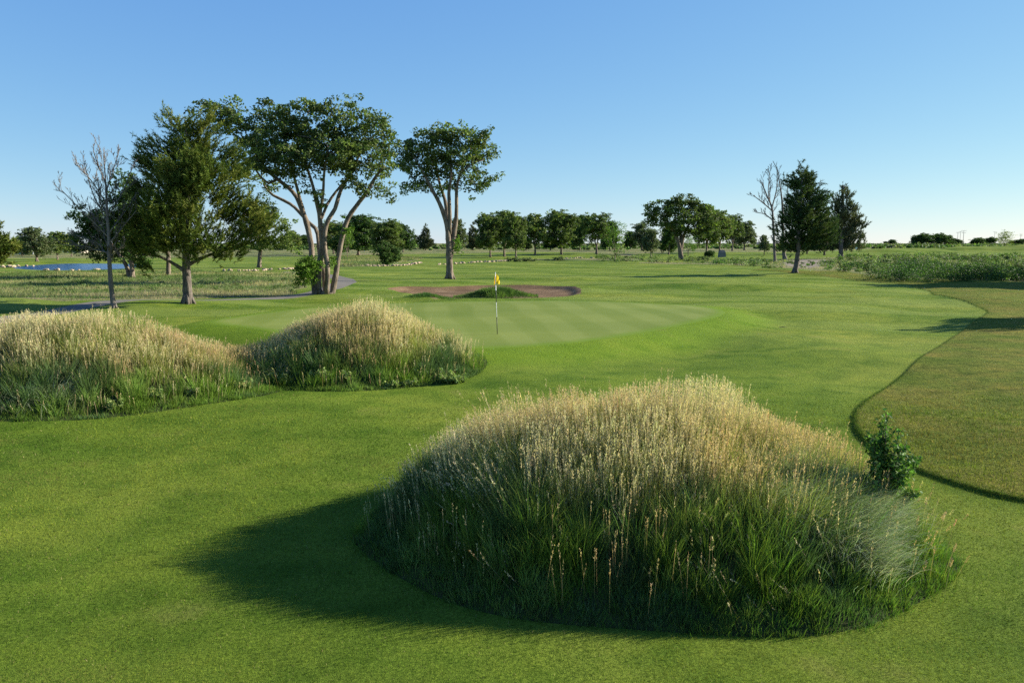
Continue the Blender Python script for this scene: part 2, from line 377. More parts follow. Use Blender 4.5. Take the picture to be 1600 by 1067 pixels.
# ------------------------------------------------------------------ the land: one fine sheet, cut along the outlines so that neighbouring surfaces share their edge
def build_land():
    inv = [np.linspace(1/1.2, 1/4.5, 30, endpoint=False), np.linspace(1/4.5, 1/40., 400, endpoint=False), np.linspace(1/40., 1/150., 130, endpoint=False), np.linspace(1/150., 1/430., 95, endpoint=False), np.linspace(1/430., 1/9000., 22)]
    yy = 1/np.concatenate(inv)
    uu = np.concatenate([np.linspace(-1.9, -.75, 90, endpoint=False), np.linspace(-.75, .75, 480, endpoint=False), np.linspace(.75, 1.9, 90)])
    Y, U = np.meshgrid(yy, uu, indexing='ij'); X = (Y*U).ravel(); Y = Y.ravel()
    nr, nc = len(yy), len(uu)
    i = np.arange(nr-1)[:, None]*nc; j = np.arange(nc-1)[None]
    A = (i+j).ravel(); B = A+1; C = A+nc; D = C+1
    F = np.concatenate([np.stack([A, B, D], 1), np.stack([A, D, C], 1)])
    pth = sdf(path_l, X, Y, closed=False, margin=8)-.78
    nat = np.minimum(np.minimum(sdf(native_l, X, Y), sdf(native_m, X, Y)), sdf(native_c, X, Y))+ (fbm(X*.35, Y*.35, 31)-.5)*1.6
    fw = np.minimum(np.minimum(Y-150-6*np.sin(X*.03), sdf(far_fw1, X, Y)), sdf(far_fw2, X, Y))
    fw = np.maximum(fw, -nat)
    flds = dict(pond=sdf(pond_p, X, Y), path=pth, bunker=sdf(bunker_p, X, Y)+(fbm(X*.9, Y*.9, 8)-.5)*.5, sdg=sdf(green_p, X, Y), dirt=sdf(dirt_p, X, Y)+(fbm(X*.5, Y*.5, 4)-.5)*3,
                m0=mr(0, X, Y)-1, m1=mr(1, X, Y)-1, m2=mr(2, X, Y)-1, fw=fw, rough=sdf(rough_p, X, Y))
    keys = list(flds); W = np.stack([X, Y]+[flds[k] for k in keys], 1)
    def clip(F, col):
        nonlocal W
        v = W[:, col]; ins = v < 0
        s = ins[F].sum(1)
        Fi, Fo, Fx = F[s == 3], F[s == 0], F[(s == 1) | (s == 2)]
        if not len(Fx): return Fi, Fo
        lone = np.where(ins[Fx].sum(1) == 1, np.argmax(ins[Fx], 1), np.argmin(ins[Fx], 1))
        r = np.arange(len(Fx)); a = Fx[r, lone]; b = Fx[r, (lone+1) % 3]; c = Fx[r, (lone+2) % 3]
        E = np.concatenate([np.stack([a, b], 1), np.stack([a, c], 1)]); E.sort(axis=1)
        Ue, idx = np.unique(E, axis=0, return_inverse=True); idx = idx.ravel()
        t = v[Ue[:, 0]]/(v[Ue[:, 0]]-v[Ue[:, 1]]); n0 = len(W)
        W = np.vstack([W, W[Ue[:, 0]]*(1-t[:, None])+W[Ue[:, 1]]*t[:, None]])
        W[n0:, col] = 0
        p = idx[:len(a)]+n0; q = idx[len(a):]+n0
        one = np.stack([a, p, q], 1); two = np.concatenate([np.stack([p, b, c], 1), np.stack([p, c, q], 1)])
        li = ins[a]; l2 = np.concatenate([li, li])
        return np.concatenate([Fi, one[li], two[~l2]]), np.concatenate([Fo, one[~li], two[l2]])
    C_ = {k: i+2 for i, k in enumerate(keys)}
    parts = {}
    rest = F
    for k in ('pond', 'm0', 'm1', 'm2', 'path', 'bunker', 'sdg', 'dirt'):
        parts[k], rest = clip(rest, C_[k])
    fwf, ground = clip(rest, C_['fw'])
    rgh, fwf = clip(fwf, C_['rough'])
    parts['rough'] = rgh; parts['fairway'] = fwf; parts['ground'] = ground
    Z = hgt(W[:, 0], W[:, 1]); V = np.column_stack([W[:, 0], W[:, 1], Z])
    allF = np.concatenate(list(parts.values()))
    fn = np.cross(V[allF[:, 1]]-V[allF[:, 0]], V[allF[:, 2]]-V[allF[:, 0]])
    N = np.zeros_like(V)
    for k in range(3):
        for a in range(3): N[:, a] += np.bincount(allF[:, k], fn[:, a], len(V))
    N = norm(N)
    info = {'pond': ('pond', 'water', 'blue rippled pond at the edge of the course'), 'path': ('cart_path', 'path', 'pale grey cart path curving past the tall trees'),
            'bunker': ('bunker', 'sand', 'brown sand bunker with a grassy island behind the green'), 'sdg': ('putting_green', 'green', 'smooth pale putting green with mowing stripes'),
            'dirt': ('dirt_patch', 'dirt', 'bare grey dirt patch beside the dark pine'), 'm0': ('mound_near', 'soil', 'thatch covered earth of the nearest round mound'),
            'm1': ('mound_left', 'soil', 'thatch covered earth of the mound cut by the frame edge'), 'm2': ('mound_middle', 'soil', 'thatch covered earth of the peaked mound'),
            'rough': ('rough', 'rough', 'patchy brownish rough grass beside the fairway'), 'fairway': ('fairway', 'fairway', 'closely mown green fairway'),
            'ground': ('ground', 'native', 'unmown native ground reaching the horizon')}
    for k, f in parts.items():
        if not len(f): continue
        u, ix = np.unique(f, return_inverse=True)
        nm, mt, lb = info[k]
        at = {'sdg': W[u, C_['sdg']]} if k in ('fairway', 'rough', 'sdg') else None
        me = mesh_data(nm, V[u], ix.reshape(-1, 3), M[mt], smooth=True, attrs=at, normals=N[u])
        tag(link(nm, me), lb, 'ground' if k not in ('pond', 'path', 'bunker') else nm.replace('_', ' '), kind='structure')
build_land()

# ------------------------------------------------------------------ grass
def rnd(a, b, n): return R.uniform(a, b, n)
def blades(P, L, w, az, lean, bend, c0, c1, K=3, face=None, prof=1.4):
    n = len(P); L = np.broadcast_to(L, n); w = np.broadcast_to(w, n)
    d = np.stack([np.cos(az), np.sin(az), np.zeros(n)], 1)
    fa = R.uniform(0, pi, n) if face is None else face
    wd = np.stack([np.cos(fa), np.sin(fa), np.zeros(n)], 1)
    pos = P.copy(); V = []; C = []
    for k in range(K+1):
        t = k/K
        if k:
            th = lean+bend*((k-.5)/K)
            pos = pos+(L/K)[:, None]*(np.sin(th)[:, None]*d+np.cos(th)[:, None]*np.array([0, 0, 1.]))
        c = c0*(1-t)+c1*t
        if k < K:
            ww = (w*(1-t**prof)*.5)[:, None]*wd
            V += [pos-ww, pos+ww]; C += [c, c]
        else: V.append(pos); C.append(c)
    V = np.stack(V, 1); C = np.stack(C, 1); m = 2*K+1
    f = []
    for k in range(K-1): f += [(2*k, 2*k+1, 2*k+3), (2*k, 2*k+3, 2*k+2)]
    f.append((2*K-2, 2*K-1, 2*K))
    F = (np.arange(n)*m)[:, None, None]+np.array(f)[None]
    th = lean+bend
    tip = np.sin(th)[:, None]*d+np.cos(th)[:, None]*np.array([0, 0, 1.])
    return V.reshape(-1, 3), F.reshape(-1, 3), C.reshape(-1, 3), pos, tip
class Soup:
    def __init__(s): s.V = []; s.F = []; s.C = []; s.n = 0
    def add(s, V, F, C, *_):
        s.V.append(V); s.F.append(F+s.n); s.C.append(C); s.n += len(V); return s
    def data(s, name, mat): return mesh_data(name, np.vstack(s.V), np.vstack(s.F), mat, tint=np.vstack(s.C))
def jit(c, n, lo=.75, hi=1.3, cv=.08):
    c = np.asarray(c, float)
    if c.ndim == 1: c = np.broadcast_to(c, (n, 3))
    return c*rnd(lo, hi, (n, 1))*(1+R.normal(0, cv, (n, 3)).clip(-.25, .25))
def heads(tip, ax, ln, wd, m, size, col):
    """seed heads: m little ragged seeds round the last ln of the stalk"""
    n = len(tip); t = R.random((n, m))
    a = R.uniform(0, 2*pi, (n, m)); side = norm(np.cross(ax, np.array([.3, .9, .1])))
    up = np.cross(side, ax)
    rad = wd[:, None]*np.sin(pi*(.12+.8*t))*rnd(.5, 1.1, (n, m))
    o = np.cos(a)[..., None]*side[:, None]+np.sin(a)[..., None]*up[:, None]
    c = tip[:, None]-ax[:, None]*(t*ln[:, None])[..., None]+o*rad[..., None]
    c = c.reshape(-1, 3); o = o.reshape(-1, 3); A = np.repeat(ax, m, 0)
    dr = norm(A+.45*o+R.normal(0, .12, o.shape)); sd = norm(np.cross(dr, R.normal(size=o.shape)))
    s = np.repeat(size, m)[:, None]*rnd(.7, 1.3, (len(c), 1))
    V = np.stack([c-sd*s*.22, c+sd*s*.22, c+dr*s], 1).reshape(-1, 3)
    C = np.repeat(np.repeat(col, m, 0)*rnd(.8, 1.25, (len(c), 1)), 3, 0)
    return V, np.arange(len(V)).reshape(-1, 3), C

TAN = np.array([.58, .50, .29]); STR = np.array([.30, .27, .09]); GRN = np.array([.100, .165, .022]); BLU = np.array([.062, .110, .038]); SIL = np.array([.36, .41, .26]); LIM = np.array([.15, .22, .05])
def on_mound(i, n, r0=0.0, r1=1.0):
    cx, cy, rx, ry, a, h, p = MD[i]
    r = np.sqrt(R.uniform(r0*r0, r1*r1, n)); t = R.uniform(0, 2*pi, n)
    u = r*np.cos(t); v = r*np.sin(t); s = 1/(1+.03*np.sin(3*t+i*2)+.02*np.sin(7*t+i))
    u = u*s; v = v*s
    x = cx+u*rx*math.cos(a)-v*ry*math.sin(a); y = cy+u*rx*math.sin(a)+v*ry*math.cos(a)
    return np.column_stack([x, y, hgt(x, y)-.015]), u, v, r
def col_mix(t, a, b): return a*(1-t[:, None])+b*t[:, None]

def mound_grass(i, nb, ns, nf, sc, label):
    s = Soup(); cx, cy = MD[i][:2]
    # leafy blades, gathered in tussocks
    nt_ = nb//60
    Tc, tu, tv, tr = on_mound(i, nt_, 0, 1.0)
    j = R.integers(0, nt_, nb); o2 = R.normal(0, 1, (nb, 2)); sg = .038*sc*rnd(.6, 1.5, nt_)[j]
    x = Tc[j, 0]+o2[:, 0]*sg; y = Tc[j, 1]+o2[:, 1]*sg; r = mr(i, x, y)
    k = r < 1.01; x, y, r, j, o2 = x[k], y[k], r[k], j[k], o2[k]; n1 = len(x)
    P = np.column_stack([x, y, hgt(x, y)-.015])
    cl = fbm(Tc[:, 0]*2.2/sc, Tc[:, 1]*2.2/sc, 40+i); yl = ss(.55, .75, fbm(Tc[:, 0]*1.1, Tc[:, 1]*1.1, 71+i))
    edge = ss(1.0, .75, tr)
    dry = ss(.25, .75, 1-tr*tr+.7*(cl-.5)+.3*tv)
    ct = col_mix(ss(.35, .65, cl), np.broadcast_to(BLU, (nt_, 3)), GRN); ct = col_mix(dry*.55, ct, np.broadcast_to(STR, (nt_, 3))); ct = col_mix(yl*.6, ct, np.broadcast_to(LIM, (nt_, 3)))
    ct = ct*rnd(.6, 1.45, (nt_, 1))
    Lt = (.10+.34*edge*rnd(.5, 1.5, nt_))
    c = jit(ct[j], n1, .75, 1.3)
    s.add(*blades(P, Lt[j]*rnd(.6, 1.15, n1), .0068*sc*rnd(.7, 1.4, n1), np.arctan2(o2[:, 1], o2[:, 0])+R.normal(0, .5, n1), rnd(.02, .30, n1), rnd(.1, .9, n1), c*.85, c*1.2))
    # arching pale fescue tussocks
    k = nf
    if k:
        cu = []
        for a, b, rr in FESC[i]:
            g = R.normal(0, rr, (k//len(FESC[i]), 2)); cu.append(np.column_stack([a+g[:, 0], b+g[:, 1], g[:, 0]/rr, g[:, 1]/rr]))
        cu = np.vstack(cu); m = mr(i, cu[:, 0], cu[:, 1]) < 1.0; cu = cu[m]; k = len(cu)
        P2 = np.column_stack([cu[:, :2], hgt(cu[:, 0], cu[:, 1])])
        az = np.arctan2(cu[:, 3], cu[:, 2])+R.normal(0, .5, k)
        az = np.where(R.random(k) < .5, az, R.normal(-.5, .5, k))
        c = jit(np.where((R.random(k) < .7)[:, None], SIL, GRN*1.2), k, .55, 1.25)
        s.add(*blades(P2, rnd(.32, .55, k), .0062*sc, az, rnd(.1, .45, k), rnd(.8, 1.9, k), c*.75, c*1.1, K=4))
    # tall flowering stalks
    P, u, v, r = on_mound(i, int(ns*1.7), 0, .97)
    cl = fbm(P[:, 0]*1.7/sc, P[:, 1]*1.7/sc, 90+i)
    hz = np.clip(1-r*r, 0, 1)
    want = ss(WANT[i][0], WANT[i][1], hz+.7*(cl-.5)+.45*v)*.92
    if i == 0: want *= 1-.75*ss(.25, .6, u)*ss(.25, -.3, v)
    keep = R.random(len(P)) < (.03+.97*want)*(.35+.9*ss(.3, .6, vn(P[:, 0]*6/sc, P[:, 1]*6/sc, 93)))
    P, u, v, r, cl = P[keep], u[keep], v[keep], r[keep], cl[keep]; n = len(P)
    L = (.30+.24*cl+.18*(1-r))*rnd(.6, 1.3, n)*(.72+.5*fbm(P[:, 0]*1.3/sc, P[:, 1]*1.3/sc, 97))*np.where(R.random(n) < .02, 1.25, 1.0)*(.9 if i else 1.0)
    az = np.arctan2(v, u)+R.normal(0, .8, n)
    lean = rnd(.0, .10, n)+.10*r*rnd(0, 1, n); bend = rnd(0, .16, n)
    mat = vn(P[:, 0]*2.1/sc+3, P[:, 1]*2.1/sc, 98) > .77; lean = np.where(mat, lean+rnd(.2, .9, n), lean); az = np.where(mat, 2.6+R.normal(0, .5, n), az)
    pink = vn(P[:, 0]*.9, P[:, 1]*.9, 33)
    tc = col_mix(ss(.3, .8, pink), np.broadcast_to(TAN, (n, 3)), np.array([.50, .37, .20]))
    tc = jit(tc, n, .65, 1.25, .05); gc = jit(STR*.75, n)
    B = blades(P, L, .0038*sc, az, lean, bend, gc*.8, tc*.8, K=3, prof=3); s.add(*B[:3])
    s.add(*heads(B[3], B[4], rnd(.09, .17, n), rnd(.002, .0075, n)*sc**.4, 14, .0155*sc**.5*rnd(.7, 1.2, n), tc))
    # thick foxtail heads here and there
    n = FOX[i][0]
    if n:
        a, b, rr = FOX[i][1:]
        q = R.integers(0, len(a), n); x = np.array(a)[q]+R.normal(0, rr, n); y = np.array(b)[q]+R.normal(0, rr, n)
        P = np.column_stack([x, y, hgt(x, y)]); c = jit((.48, .36, .17), n, .8, 1.2)
        B = blades(P, rnd(.34, .52, n), .005, rnd(-.6, .9, n), rnd(.05, .35, n), rnd(.1, .5, n), jit(GRN, n), c*.8, K=3, prof=3); s.add(*B[:3])
        s.add(*heads(B[3], B[4], rnd(.06, .09, n), rnd(.006, .009, n), 30, .016*rnd(.8, 1.1, n), c))
    # bright short grass at the foot
    P, u, v, r = on_mound(i, nb//4, .86, 1.075); kk = (r < 1.01) | (R.random(len(P)) < .5*ss(1.075, 1.0, r)*(vn(P[:, 0]*3, P[:, 1]*3, 44)*2)); P, u, v, r = P[kk], u[kk], v[kk], r[kk]; n = len(P)
    c = jit(np.array([.075, .16, .022]) if i == 0 else GRN*1.1, n)
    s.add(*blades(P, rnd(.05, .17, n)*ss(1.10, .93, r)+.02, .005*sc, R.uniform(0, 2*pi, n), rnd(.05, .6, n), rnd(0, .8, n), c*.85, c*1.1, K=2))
    o = link('tall_grass', s.data('tall_grass', M['grass']))
    tag(o, label, 'tall grass', kind='stuff')
FESC = {0: [(3.0, 7.75, .20), (3.35, 7.55, .17), (2.75, 8.15, .2), (3.6, 7.9, .17), (2.5, 7.5, .16), (3.15, 7.15, .15)],
        1: [(-11.2, 14.9, .4), (-9.9, 14.8, .4), (-8.8, 15.0, .3), (-12.2, 15.0, .4)], 2: [(-5.4, 18.2, .3)]}
WANT = {0: (.08, .82), 1: (.10, .85), 2: (.18, 1.0)}
FOX = {0: (48, [1.68, 3.62, 3.75, 4.15, 4.2, 3.9], [7.0, 8.4, 8.55, 7.6, 8.0, 7.2], .09), 1: (0, 0, 0, 0), 2: (0, 0, 0, 0)}
mound_grass(0, 120000, 24000, 16000, 1.0, 'dense tan tipped tall grass covering the nearest round mound')
mound_grass(1, 60000, 19000, 1500, 1.65, 'tall straw coloured grass on the mound cut off by the frame edge')
mound_grass(2, 42000, 14000, 600, 1.8, 'straw topped tall grass on the peaked mound in front of the green')

def turf_near():
    n = 600000
    a, b = 4.9, 19.0
    t = R.random(n); e = -.35
    y = (a**e+(b**e-a**e)*t)**(1/e); x = R.uniform(-1, 1, n)*(y*.95+2.2)
    k = (mr(0, x, y) > .985) & (mr(1, x, y) > .985) & (mr(2, x, y) > .985)
    k &= R.random(n) < ss(19, 12, y)*ss(1., .78, np.abs(x)/(y*.95+2.2))
    x, y = x[k], y[k]; n = len(x)
    sr = sdf(rough_p, x, y, margin=3); ro = sr < 0
    P = np.column_stack([x, y, hgt(x, y)-.004])
    d = (y/6.5)
    L = np.where(ro, rnd(.022, .05, n), rnd(.014, .034, n))*np.sqrt(d); w = np.where(ro, .0048, .0042)*d*rnd(.7, 1.3, n)
    big = fbm(x*.45, y*.45, 12); m = fbm(x*2.2, y*2.2, 13)
    c = col_mix(ss(.35, .65, big), np.broadcast_to(np.array([.062, .114, .011]), (n, 3)), np.array([.150, .184, .022]))
    m2 = vn(x*7, y*7, 14); c = c*(.40+.65*m+.5*m2)[:, None]
    br = np.where(ro, ss(.46, .66, fbm(x*.7, y*.9, 15))*.7, ss(.56, .74, fbm(x*.6, y*.8, 19, 4))*.55)
    c = col_mix(br, c, np.array([.17, .14, .045]))
    dead = R.random(n) < np.where(ro, .16, .035); c[dead] = (.26, .22, .10)
    c = jit(c, n, .55, 1.5, .06)
    V, F, C, *_ = blades(P, L, w, R.uniform(0, 2*pi, n), rnd(.1, 1.15, n), np.zeros(n), c, c, K=1)
    tag(link('turf_grass', mesh_data('turf_grass', V, F, M['turf'], tint=C)), 'short mown turf blades in front of and around the nearest mound', 'turf', kind='stuff')
    # taller fringe along the step between rough and fairway
    n = 60000; i = R.integers(0, len(rough_p), n); q = (i+1) % len(rough_p); t = R.random(n)[:, None]
    p = rough_p[i]*(1-t)+rough_p[q]*t+R.normal(0, .035, (n, 2)); dd = p[:, 1]
    k = (dd > 6) & (dd < 60) & (np.abs(p[:, 0]) < dd*.75) & (R.random(n) < (.9*ss(24, 9, dd)+.12)*(.3+vn(p[:, 0]*2.5, p[:, 1]*2.5, 21))); p = p[k]; n = len(p)
    P = np.column_stack([p, hgt(p[:, 0], p[:, 1])-.01]); c = jit((.085, .14, .028), n, .6, 1.3)
    V, F, C, *_ = blades(P, rnd(.02, .055, n), .0045*P[:, 1]/10, R.uniform(0, 2*pi, n), rnd(.1, .8, n), rnd(0, .6, n), c*.9, c, K=2)
    tag(link('edge_grass', mesh_data('edge_grass', V, F, M['turf'], tint=C)), 'ragged grass fringe along the cut edge of the rough', 'grass', kind='stuff')
turf_near()

def scatter_poly(poly, n, inside=-.1):
    lo, hi = poly.min(0), poly.max(0); hi = np.minimum(hi, [1e9, 400]); out = []
    P = R.uniform(lo, hi, (n*4, 2)); P = P[(np.abs(P[:, 0]) < P[:, 1]*.85+2)]
    P = P[sdf(poly, P[:, 0], P[:, 1]) < inside][:n]
    return P
def native_grass():
    s = Soup()
    for poly, n, hL, far in ((native_l, 60000, .27, 1), (native_m, 22000, .42, 2), (native_c, 12000, .45, 2)):
        p = scatter_poly(poly, n); n = len(p)
        p = p[(sdf(path_l, p[:, 0], p[:, 1], closed=False) > 1.5) & (sdf(dirt_p, p[:, 0], p[:, 1]) > 0)]; n = len(p)
        big = fbm(p[:, 0]*.12, p[:, 1]*.25, 51+far); m = fbm(p[:, 0]*.8, p[:, 1]*.8, 55)
        c = col_mix(ss(.44, .62, big), np.broadcast_to(np.array([.100, .155, .040]), (n, 3)), np.array([.30, .28, .125]))
        c = jit(c, n, .6, 1.35)
        P = np.column_stack([p, hgt(p[:, 0], p[:, 1])-.02])
        L = hL*(.4+1.1*m)*rnd(.5, 1.2, n)
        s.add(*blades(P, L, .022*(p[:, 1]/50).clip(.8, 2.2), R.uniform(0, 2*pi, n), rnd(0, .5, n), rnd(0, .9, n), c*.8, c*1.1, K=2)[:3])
    tag(link('native_grass', s.data('native_grass', M['grass'])), 'unmown tufty native grass in straw and green between the paths', 'native grass', kind='stuff')
native_grass()
def leafquads(C, size, up=.5, asp=.5):
    n = len(C); nn = norm(R.normal(size=(n, 3))+np.array([0, 0, up])); t = norm(np.cross(nn, R.normal(size=(n, 3)))); b = np.cross(nn, t)
    s = np.broadcast_to(size, n)[:, None]*rnd(.7, 1.3, (n, 1))
    V = np.stack([C-t*s*.5, C+b*s*asp*.5+nn*s*.08, C+t*s*.5, C-b*s*asp*.5+nn*s*.08], 1).reshape(-1, 3)
    i = np.arange(n)[:, None]*4
    return V, np.concatenate([i+[0, 1, 2], i+[0, 2, 3]], 1).reshape(-1, 3)
def tuft_patch(name, cx, cy, rx, ry, h, n, label, cols):
    g = R.normal(0, .45, (n, 2)).clip(-1, 1); x = cx+g[:, 0]*rx; y = cy+g[:, 1]*ry
    k = np.exp(-(g[:, 0]**2+g[:, 1]**2)*.9); m = fbm(x*1.6, y*1.6, 77)
    P = np.column_stack([x, y, hgt(x, y)-.02]); c = col_mix(ss(.4, .6, m), np.broadcast_to(np.array(cols[0]), (n, 3)), np.array(cols[1]))
    c = jit(c, n, .6, 1.3)
    B = blades(P, h*k*(.5+m)*rnd(.5, 1.2, n), .022, np.arctan2(g[:, 1], g[:, 0])+R.normal(0, .8, n), rnd(0, .5, n), rnd(.1, 1.1, n), c*.8, c*1.1, K=3)
    s = Soup(); s.add(*B[:3])
    tag(link(name, s.data(name, M['grass'])), label, 'grass', kind='stuff')
tuft_patch('island_grass', island_c[0], island_c[1], 2.6, 1.9, .42, 14000, 'dense green grass growing on the island inside the sand bunker', ((.05, .10, .025), (.12, .20, .04)))
tuft_patch('bunker_edge_grass', tuft_c[0], tuft_c[1], 1.7, 1.1, .26, 6000, 'low green weeds on the front lip of the sand bunker', ((.06, .13, .03), (.10, .18, .04)))

def scrub():
    s = Soup()
    def bushes(px0, px1, py0, py1, n, h0, h1, nl, ls, cols, fr=.5):
        V = []
        px = R.uniform(px0, px1, n); py = R.uniform(py0, py1, n)
        for a, b in zip(px, py):
            g = G0(a, b); x, y = g; z = float(hgt(x, y)); h = R.uniform(h0, h1)*(.3+1.4*float(fbm(x*.16, y*.2, 66))); w = h*R.uniform(.8, 1.5)
            m = int(nl*R.uniform(.6, 1.3)); k = 5
            cc = R.normal(0, .38, (k, 3))*[w, w, 0]+[0, 0, h*.35]
            q = cc[R.integers(0, k, m)]+R.normal(0, .28, (m, 3))*[w*.7, w*.7, h*.8]; q[:, 2] = np.abs(q[:, 2])
            C = q+[x, y, z]
            c = np.array(cols[R.integers(0, len(cols))])*R.uniform(.6, 1.5)
            v, f = leafquads(C, ls*(y/90)**.5, .6, .55)
            s.add(v, f, np.repeat(jit(c, m, .65, 1.4, .06), 4, 0))
    G0_ = (.030, .062, .020); G1, G2, G3 = (.050, .092, .024), (.085, .135, .035), (.15, .18, .075)
    bushes(1370, 1660, 424, 441, 130, .6, 1.2, 170, .15, (G1, G2, G1))
    bushes(1400, 1680, 427, 440, 70, .9, 1.6, 380, .17, (G0_, G1, G0_, G2))
    bushes(1310, 1680, 404, 426, 60, .8, 1.4, 260, .2, (G0_, G1, G3, G3))
    bushes(1290, 1640, 408, 430, 240, .3, .9, 110, .17, (G2, G3, G1))
    bushes(1180, 1300, 408, 421, 40, .25, .6, 60, .16, (G3, G2))
    bushes(1120, 1200, 407, 417, 60, .4, .9, 70, .2, (G1, G2, G3))
    bushes(930, 1130, 401, 411, 110, .3, .9, 60, .2, (G3, G2, G3))
    bushes(1310, 1660, 399, 409, 150, .5, 1.3, 60, .28, (G2, G3, G2))
    bushes(40, 480, 425, 458, 150, .2, .5, 50, .14, (G3, G2))
    tag(link('scrub', s.data('scrub', M['leaf'])), 'low leafy green scrub spreading between the fairways', 'scrub', kind='stuff')
    s = Soup()
    bushes(1000, 1680, 381.6, 389, 900, 1.2, 3.2, 26, .9, (G1, G3, G2, G3))
    bushes(-60, 1000, 382, 391, 700, 1.0, 2.6, 26, .9, (G1, G3, G2))
    tag(link('far_brush', s.data('far_brush', M['leaf'])), 'far grey green brush along the flat horizon', 'brush', kind='stuff')
scrub()
# ------------------------------------------------------------------ trees
def grow(limbs, targets, rtip=.018, kr=.45, step=.35, hang=1.0):
    """limbs: [(points, radii)]; every target gets a twig grown from the nearest wood"""
    pos = []; par = []; rad = []; dirs = []
    def addchain(P, r, root):
        P = np.asarray(P, float); q = root; prev = None if root is None else pos[root]
        for p, rr in zip(P, r):
            if q is not None and np.linalg.norm(p-pos[q]) < 1e-3: continue
            pos.append(p); par.append(-1 if q is None else q); rad.append(rr)
            dirs.append(norm(p-pos[q]) if q is not None else np.array([0, 0, 1.])); q = len(pos)-1
    for P, r in limbs:
        P = np.asarray(P, float); r = np.asarray(r, float)
        seg = np.linalg.norm(np.diff(P, axis=0), axis=1); L = np.r_[0, np.cumsum(seg)]
        m = max(3, int(L[-1]/step)); t = np.linspace(0, L[-1], m)
        # smooth through the given points
        Q = spline(P, False, 6); Lq = np.r_[0, np.cumsum(np.linalg.norm(np.diff(Q, axis=0), axis=1))]; Lq *= L[-1]/Lq[-1]
        PP = np.stack([np.interp(t, Lq, Q[:, k]) for k in range(3)], 1); rr = np.interp(t, L, r)
        root = None
        if pos:
            D = np.linalg.norm(np.array(pos)-PP[0], axis=1); root = int(D.argmin())
            if D[root] > 1.5: root = None
        addchain(PP, rr, root)
    nfix = len(pos)
    cap = nfix+len(targets)*60
    A = np.zeros((cap, 3)); A[:nfix] = np.array(pos)
    if len(targets):
        T_ = np.array(targets)
        d0 = np.array([np.min(np.linalg.norm(A[:nfix]-t, axis=1)) for t in T_])
        zlo = A[:nfix, 2].min()+.25*(T_[:, 2].max()-A[:nfix, 2].min())*.6
        for ti in np.argsort(d0):
            t = T_[ti]; n = len(pos); D = t-A[:n]; d = np.linalg.norm(D, axis=1)
            cost = d+hang*np.clip(-D[:, 2], 0, None)+3*np.clip(zlo-A[:n, 2], 0, None)
            q = int(cost.argmin()); L = d[q]
            if L < .15: continue
            k = max(2, int(L/step)); tt = np.linspace(0, 1, k+1)[1:, None]
            c = A[q]+dirs[q]*L*.35+np.array([0, 0, .10*L])
            P = (1-tt)**2*A[q]+2*tt*(1-tt)*c+tt*tt*t+R.normal(0, .04*min(L, 2), (k, 3))*np.sin(pi*tt)
            for p in P:
                A[len(pos)] = p; pos.append(p); par.append(q); rad.append(0); dirs.append(norm(p-pos[q])); q = len(pos)-1
    cnt = np.zeros(len(pos)); ch = [[] for _ in pos]
    for i in range(len(pos)-1, -1, -1):
        if not ch[i]: cnt[i] += 1
        if par[i] >= 0: cnt[par[i]] += cnt[i]; ch[par[i]].append(i)
    for i in range(len(pos)):
        if i >= nfix:
            rad[i] = min(rtip*cnt[i]**kr, rad[par[i]]*.92 if par[i] >= 0 else 9)
    return pos, par, rad, ch, nfix, dirs
def wood(g, mb):
    pos, par, rad, ch, nfix, _ = g
    starts = [i for i in range(len(pos)) if par[i] < 0]
    stack = [(None, i) for i in starts]
    while stack:
        p, i = stack.pop()
        chain = ([] if p is None else [p])+[i]
        rr = ([] if p is None else [min(rad[p], rad[i]*1.25)])+[rad[i]]
        while ch[i]:
            c = sorted(ch[i], key=lambda k: -rad[k])
            for o in c[1:]: stack.append((i, o))
            i = c[0]; chain.append(i); rr.append(rad[i])
        if len(chain) < 2: continue
        r0 = max(rr); sd = 10 if r0 > .2 else 7 if r0 > .07 else 4 if r0 > .03 else 3
        P = np.array([pos[k] for k in chain]); rr = np.maximum(np.array(rr), .006)
        mb.tube(P, rr, sd, cap=r0 > .05, knobbly=True)
def flare(P0, r, mb, n=6):
    """root flare at the foot of a trunk"""
    for k in range(n):
        a = k*2*pi/n+R.uniform(-.3, .3); d = np.array([math.cos(a), math.sin(a), 0])
        mb.tube([P0+d*r*.45+[0, 0, r*2.2], P0+d*r*.85+[0, 0, r*.8], P0+d*r*1.5+[0, 0, -.08]], [r*.35, r*.38, r*.22], 6)
def lobes_points(lobes, spacing, shell=.55):
    """clump centres spread through ellipsoids (cx,cy,cz,rx,ry,rz)"""
    out = []
    for L in lobes:
        c = np.array(L[:3]); r = np.array(L[3:6]); n = max(3, int(11*r[0]*r[1]*r[2]/spacing**3))
        d = norm(R.normal(size=(n, 3))); rr = R.uniform(shell**3, 1, (n, 1))**(1/3)
        out.append(c+d*rr*r)
    P = np.vstack(out); keep = []
    for p in P[R.permutation(len(P))]:
        if not keep or np.min(np.linalg.norm(np.array(keep)-p, axis=1)) > spacing*.55: keep.append(p)
    return np.array(keep)
